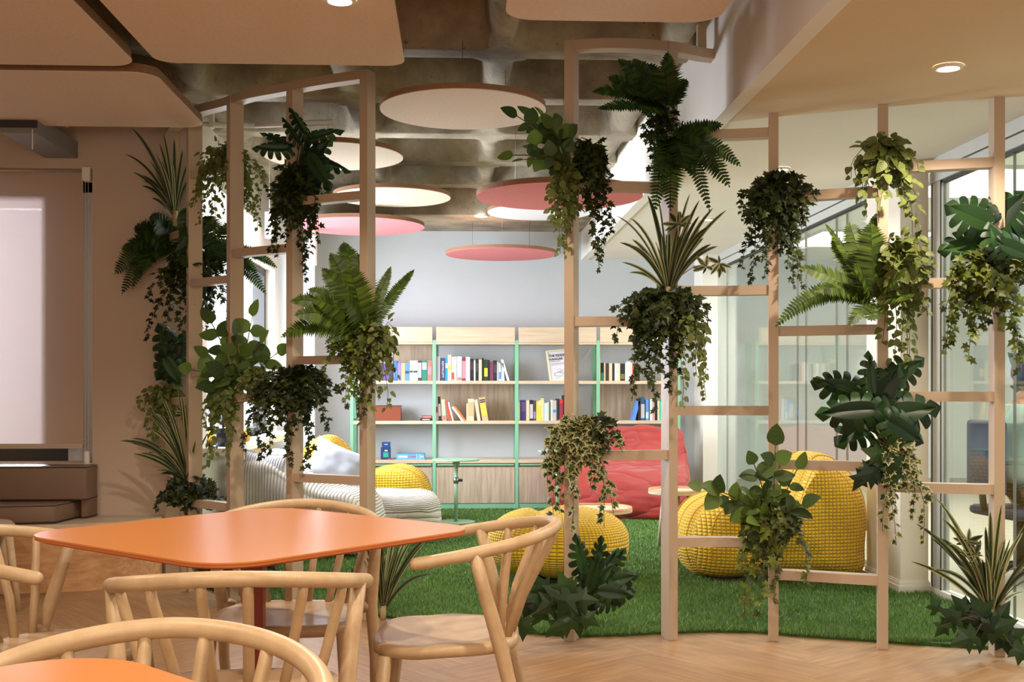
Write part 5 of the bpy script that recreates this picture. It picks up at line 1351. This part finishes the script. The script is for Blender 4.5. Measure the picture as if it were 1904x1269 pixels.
branchy('pale green round-leaved plant on the third post right of the gap', 5.05, (1437, 985), [(1435, 828), (1395, 862), (1300, 905), (1335, 912), (1362, 940), (1395, 925), (1478, 872), (1480, 935), (1420, 895), (1400, 965)], .092, 37, per=.105)
trailing('ivy_plant', 'long dark ivy low on the third post right of the gap', 5.05, (1440, 958), 1365, 1492, 940, 1075, 26, seed=38, size=.046, long_=[(1380, 1150), (1395, 1125), (1420, 1100), (1490, 1080), (1440, 1120), (1372, 1060), (1405, 1140)], core=330, dense=1.1, mat='ivy_light')
trailing('striped_trailing_plant', 'bright striped vine at the top of the fourth post right of the gap', 4.95, (1640, 285), 1585, 1700, 268, 380, 18, T_STR, 'striped', .058, 39, .75, [(1708, 290), (1692, 300), (1618, 400), (1602, 380), (1675, 380), (1690, 430), (1700, 480), (1670, 400), (1628, 420)], single=True, core=90, group='striped trailing plants', profile=.3)
fern('bright green fern on the fourth post right of the gap', 4.92, (1625, 562), [(1444, 606, 20, .0, .42), (1487, 498, 24, .0, .15), (1548, 412, 14, -.1, .12), (1560, 440, 24, -.1, .1), (1590, 410, 30, -.08, .06), (1640, 395, 22, -.1, .05), (1612, 420, 34, .05, .05), (1712, 430, 9, .0, .05), (1500, 545, 24, .1, .2), (1560, 610, 16, .15, .2), (1665, 560, 26, .2, .1), (1655, 510, 16, .2, .1), (1575, 500, 26, .1, .12), (1600, 600, 22, .15, .1)], 'fern_bright', 40)
trailing('striped_trailing_plant', 'striped vine beside the bright green fern on the fourth post', 4.9, (1662, 480), 1640, 1728, 450, 620, 18, T_STR, 'striped', .054, 41, .8, [(1690, 685), (1700, 660), (1680, 650), (1722, 500), (1710, 520), (1670, 690), (1640, 640)], single=True, core=100, group='striped trailing plants', profile=.4)
leafy('split_leaf_plant', 'large split-leaf plant on the fourth post right of the gap', 'monstera', 4.9, (1642, 830), [(1562, 720, 100, 166, 0, .7), (1566, 764, 112, 184, 0, .62), (1594, 802, 94, 214, 0, .8), (1552, 716, 80, 155, .3, .25), (1621, 694, 84, 92, 0, .5), (1648, 722, 96, 60, 0, .9), (1688, 690, 84, 35, 0, .8), (1690, 766, 112, 12, 0, .8), (1642, 775, 84, -85, 0, .7), (1670, 800, 84, -30, 0, .8)], T_MON, 'monstera', 42, 'split-leaf plants on the screens', .004, 1.0)
leafy('broad_ivy', 'broad dark ivy below the large split-leaf plant', 'ivy plant', 4.88, (1640, 850), [(1612, 840, 44, 160), (1625, 865, 46, 210), (1608, 885, 44, 220), (1640, 880, 44, 250), (1600, 880, 52, 190), (1655, 855, 42, 20), (1630, 825, 40, 120), (1650, 890, 44, 280), (1618, 860, 44, 180), (1600, 900, 40, 240)], T_IVY, 'ivy_big', 43, 'broad-leaved ivy at the post feet', .002)
trailing('ivy_plant', 'cream-edged ivy on the fourth post right of the gap', 4.88, (1655, 835), 1645, 1700, 810, 930, 12, T_IVY, 'ivy_var', .052, 44, .8, [(1655, 1012), (1650, 990), (1660, 960), (1705, 970), (1712, 1005), (1690, 920), (1705, 835), (1700, 850), (1640, 930)], single=True, core=45, profile=.3)
leafy('split_leaf_plant', 'fresh split-leaf plant high on the rightmost post', 'monstera', 4.82, (1850, 488), [(1798, 402, 96, 155, 0, .9), (1796, 455, 92, 190, 0, .75), (1880, 388, 96, 48, 0, .9), (1888, 432, 88, 5, 0, .8), (1838, 450, 70, 110, .1, .9), (1878, 472, 84, -20, 0, .8), (1832, 478, 64, 215, 0, .8)], T_MON, 'monstera', 45, 'split-leaf plants on the screens', .004, 1.15)
trailing('ivy_plant', 'yellow-green ivy hanging below the split leaves on the rightmost post', 4.8, (1850, 492), 1752, 1925, 478, 640, 28, T_IVY, 'ivy_light', .052, 46, 1.05, [(1765, 660), (1795, 670), (1780, 640), (1885, 670), (1895, 690), (1745, 575), (1760, 600)], core=260)
bladed('large variegated spider plant at the foot of the rightmost post', 4.8, (1842, 1150), [(1720, 980), (1735, 960), (1745, 1005), (1702, 1048), (1735, 925), (1845, 935), (1835, 950), (1885, 965), (1900, 990), (1915, 1010), (1800, 990), (1815, 1000), (1920, 1050), (1925, 1110), (1712, 1052), (1870, 1000), (1760, 1010), (1790, 1020)], 47, 26, .014, shoots=[(1830, 1060, 1792, 1005), (1838, 1070, 1805, 1030), (1850, 1080, 1905, 1050)])
leafy('broad_ivy', 'broad dark ivy around the foot of the rightmost post', 'ivy plant', 4.76, (1835, 1160), [(1795, 1140, 56, 160), (1770, 1180, 50, 200), (1800, 1175, 56, 215), (1830, 1190, 60, 260), (1860, 1160, 60, 20), (1820, 1130, 60, 120), (1845, 1180, 56, -60), (1750, 1135, 40, 150), (1735, 1120, 36, 110), (1755, 1155, 38, 200), (1880, 1195, 46, -10), (1895, 1180, 44, 30), (1890, 1210, 44, -30), (1810, 1150, 54, 190), (1870, 1140, 50, 60), (1780, 1120, 40, 130), (1745, 1170, 36, 230)], T_IVY, 'ivy_big', 48, 'broad-leaved ivy at the post feet', .0022)
# ================================================================== OFFICE BEYOND THE GLASS
def person():
    t = thing('person', 'seated bearded person in a grey-green T-shirt beyond the glass wall', 'person', (0, 0, 0))
    o = cw(3.04, 6.75); o = Vector((o.x, o.y, 0)); t.location = o; t.rotation_euler = (0, 0, camrz(80))     # local +y = the way the person faces
    skin = plain('skin', (176, 124, 96), .6, .03, 20); shirt = plain('grey_green_jersey', (150, 172, 160), .85, .04, 20); jeans = plain('dark_blue_denim', (44, 50, 66), .85, .05, 20)
    hair = plain('dark_brown_hair', (34, 26, 22), .8, .15, 60)
    def skinned(name, verts, edges, rad, m, parent, sub=2, root=0):
        me = bpy.data.meshes.new(name); me.from_pydata(verts, edges, []); me.materials.append(m)
        ob = bpy.data.objects.new(name, me); C.objects.link(ob); ob.parent = parent
        sk = ob.modifiers.new('skin', 'SKIN'); sk.use_smooth_shade = True
        for v, r_ in zip(me.skin_vertices[0].data, rad): v.radius = r_ if isinstance(r_, tuple) else (r_, r_)
        me.skin_vertices[0].data[root].use_root = True
        ss = ob.modifiers.new('sub', 'SUBSURF'); ss.levels = sub; ss.render_levels = sub
        return ob
    body_v = [(0, -.02, .52), (0, -.03, .68), (0, -.01, .86), (0, .01, 1.0), (0, .02, 1.07), (0, .035, 1.14)]
    body_r = [(.15, .12), (.135, .10), (.155, .11), (.15, .09), (.052, .052), (.056, .056)]
    V_ = list(body_v); E = [(i, i+1) for i in range(5)]; Rr = list(body_r)
    for s_ in (-1, 1):
        b = len(V_); V_ += [(s_*.17, .0, .99), (s_*.215, .06, .82), (s_*.20, .17, .72), (s_*.15, .34, .75), (s_*.13, .41, .76)]; Rr += [.058, .048, .042, .032, .024]
        E += [(3, b), (b, b+1), (b+1, b+2), (b+2, b+3), (b+3, b+4)]
        for f in range(4):
            q = len(V_); x0 = s_*(.13-.03*f/3+.012); V_ += [(x0+s_*.0, .45, .765-.004*f), (x0, .48, .755)]; Rr += [.0095, .0085]; E += [(b+4, q), (q, q+1)]
        q = len(V_); V_ += [(s_*.10, .43, .77), (s_*.085, .455, .768)]; Rr += [.0105, .009]; E += [(b+4, q), (q, q+1)]
        b = len(V_); V_ += [(s_*.10, .06, .50), (s_*.12, .42, .50), (s_*.12, .44, .24), (s_*.12, .44, .08), (s_*.12, .56, .04)]; Rr += [.09, .07, .052, .04, .035]
        E += [(0, b), (b, b+1), (b+1, b+2), (b+2, b+3), (b+3, b+4)]
    body = skinned('body', V_, E, Rr, skin, t)
    # head with a shaped face
    vs, fs = [], []; NU, NV = 28, 22
    for j in range(NV+1):
        ph = -PI/2+PI*j/NV
        for i in range(NU):
            th = 2*PI*i/NU; x = .074*math.cos(ph)*math.sin(th); y = .092*math.cos(ph)*math.cos(th); z = .112*math.sin(ph)
            if z < -.02: x *= 1-.25*(-z-.02)/.09; y = y*(1-.12*(-z-.02)/.09)+.006
            if y > .05 and abs(x) < .018: y += .022*math.exp(-((z+.012)/.018)**2)*(1-abs(x)/.018)          # nose
            if y > .05 and abs(abs(x)-.03) < .016: y -= .008*math.exp(-((z-.014)/.012)**2)                   # eye sockets
            vs.append((x, y+.05, z+1.235))
    for j in range(NV):
        for i in range(NU): fs.append((j*NU+i, j*NU+(i+1) % NU, (j+1)*NU+(i+1) % NU, (j+1)*NU+i))
    MB().add(vs, fs, smooth=True).build('head', skin, body)
    hv = [((x)*1.07, (y-.05)*1.07+.045, (z-1.235)*1.08+1.24) for x, y, z in vs]
    hf = [f for f in fs if (lambda c_: (c_.z > 1.275 or c_.y < .035 and c_.z > 1.16))(sum((Vector(vs[i]) for i in f), Vector())/4)]
    MB().add(hv, hf, smooth=True).build('hair', hair, t)
    bf = [f for f in fs if (lambda c_: (c_.z < 1.205 and c_.z > 1.12 and c_.y > .05))(sum((Vector(vs[i]) for i in f), Vector())/4)]
    MB().add([((x)*1.08, (y-.05)*1.10+.05, (z-1.235)*1.12+1.232) for x, y, z in vs], bf, smooth=True).build('beard', hair, t)
    for s_ in (-1, 1):
        MB().box(s_*.074-.006, s_*.074+.006, .03, .062, 1.21, 1.262, bev=.005).build('ear', skin, body)
        e_ = MB().disc((s_*.03, .131, 1.248), .009, -.004, .004, 12).build('eye', cm((30, 24, 22)), body)
    tv = [(0, -.02, .55), (0, -.03, .68), (0, -.01, .86), (0, .01, 1.0), (0, .018, 1.045)]; tr = [(.165, .135), (.15, .115), (.17, .125), (.162, .102), (.075, .07)]
    te = [(0, 1), (1, 2), (2, 3), (3, 4)]
    for s_ in (-1, 1):
        b = len(tv); tv += [(s_*.175, .0, .99), (s_*.215, .05, .85)]; tr += [.07, .064]; te += [(3, b), (b, b+1)]
    skinned('t_shirt', tv, te, tr, shirt, t)
    jv = [(0, -.02, .50), (0, -.02, .57)]; jr = [(.165, .13), (.155, .125)]; je = [(0, 1)]
    for s_ in (-1, 1):
        b = len(jv); jv += [(s_*.10, .08, .50), (s_*.12, .42, .50), (s_*.12, .44, .24), (s_*.12, .44, .11)]; jr += [.10, .08, .065, .06]; je += [(0, b), (b, b+1), (b+1, b+2), (b+2, b+3)]
    skinned('jeans', jv, je, jr, jeans, t)
    for s_ in (-1, 1): MB().box(s_*.12-.04, s_*.12+.04, .38, .62, 0, .085, bev=.03).build('shoe', cm((36, 34, 38)), t)
    return t, o
pt, po = person()
oc = thing('office_chair', 'dark blue office chair under the seated person', 'chair', (po.x, po.y, 0), camrz(80))
MB().box(-.24, .24, -.20, .27, .38, .44, bev=.03).build('seat', cm((36, 46, 74), .8), oc)
MB().box(-.18, .18, -.25, -.20, .52, .96, bev=.022).build('backrest', cm((36, 46, 74), .8), oc)
MB().tube([(0, -.24, .42), (0, -.255, .56)], .02, 8).build('back_support', M['black'], oc)
MB().tube([(0, 0, .1), (0, 0, .38)], .025, 12).build('gas_lift', M['black'], oc)
for k in range(5):
    a = 2*PI*k/5; MB().tube([(0, 0, .10), (.27*math.cos(a), .27*math.sin(a), .06)], [.022, .014], 8).build('base_arm', M['black'], oc)
    MB().disc((.27*math.cos(a), .27*math.sin(a), 0), .025, 0, .05, 14).build('caster', M['black'], oc)
dk = thing('office_desk', 'white desk in front of the seated person beyond the glass', 'desk', (po.x+.80, po.y-.06, 0), camrz(80))
MB().box(-.7, .7, -.30, .32, .70, .73, bev=.004).build('desk_top', M['white'], dk)
for sx in (-.66, .66):
    for sy in (-.26, .28): MB().box(sx-.02, sx+.02, sy-.02, sy+.02, 0, .70).build('leg', M['alu'], dk)
bs = thing('box_file', 'white and red box file on the office desk', 'box file', (po.x+.62, po.y+.10, .7305), camrz(80))
MB().box(-.05, .05, -.15, .15, 0, .26, bev=.003).build('case', cm((236, 236, 236)), bs)
MB().box(-.052, .052, -.152, .152, .0, .11).build('red_band', cm((190, 30, 50)), bs)
leafy('office_plant', 'broad-leaved green plant behind the seated person', 'plant', 7.4, (1925, 790), [(1900, 690, 90, 130, 0, .6), (1915, 660, 90, 100, 0, .6), (1905, 730, 80, 160, 0, .6), (1930, 700, 90, 60, 0, .6), (1898, 660, 70, 120, 0, .5)], T_OVAL, 'ivy_big', 60, None, .004, .6)
wp = bpy.data.objects['office_plant']
MB().disc((0, 0, 0), .13, -wp.location.z, -wp.location.z+.30, 24).build('pot', M['white'], wp)
MB().tube([(0, 0, -wp.location.z+.28), (0, 0, 0)], .012, 8).build('trunk', M['stem'], wp)
for (x, y, sx, sy) in ((4.2, 5.0, 1.2, 1.2), (4.2, 8.4, 1.2, 1.2), (4.2, 11.6, 1.2, 1.2), (3.2, 6.9, .3, 1.4)):
    t = thing('ceiling_light_panel', 'square lit panel in the office ceiling', 'light', (x, y, 2.70), 0, 'lit ceiling panels in the office')
    MB().box(-sx/2, sx/2, -sy/2, sy/2, 0, .006).build('diffuser', emit('office_light_diffuser', (255, 250, 240), 2.2), t)
    f_ = MB()
    for a, b, p_, q_ in ((-sx/2-.02, sx/2+.02, -sy/2-.02, -sy/2), (-sx/2-.02, sx/2+.02, sy/2, sy/2+.02), (-sx/2-.02, -sx/2, -sy/2, sy/2), (sx/2, sx/2+.02, -sy/2, sy/2)): f_.box(a, b, p_, q_, -.004, .018)
    f_.build('frame', M['alu'], t)
# lettering becomes mesh so that it reads as part of its thing
bpy.context.view_layer.update(); dg = bpy.context.evaluated_depsgraph_get()
for o in [q for q in C.objects if q.type == 'FONT']:
    me = bpy.data.meshes.new_from_object(o.evaluated_get(dg)); n = bpy.data.objects.new('lettering', me); C.objects.link(n)
    n.parent = o.parent; n.matrix_basis = o.matrix_basis.copy(); bpy.data.objects.remove(o)
print('objects', len(C.objects), 'tris', sum(len(m.polygons) for m in bpy.data.meshes))
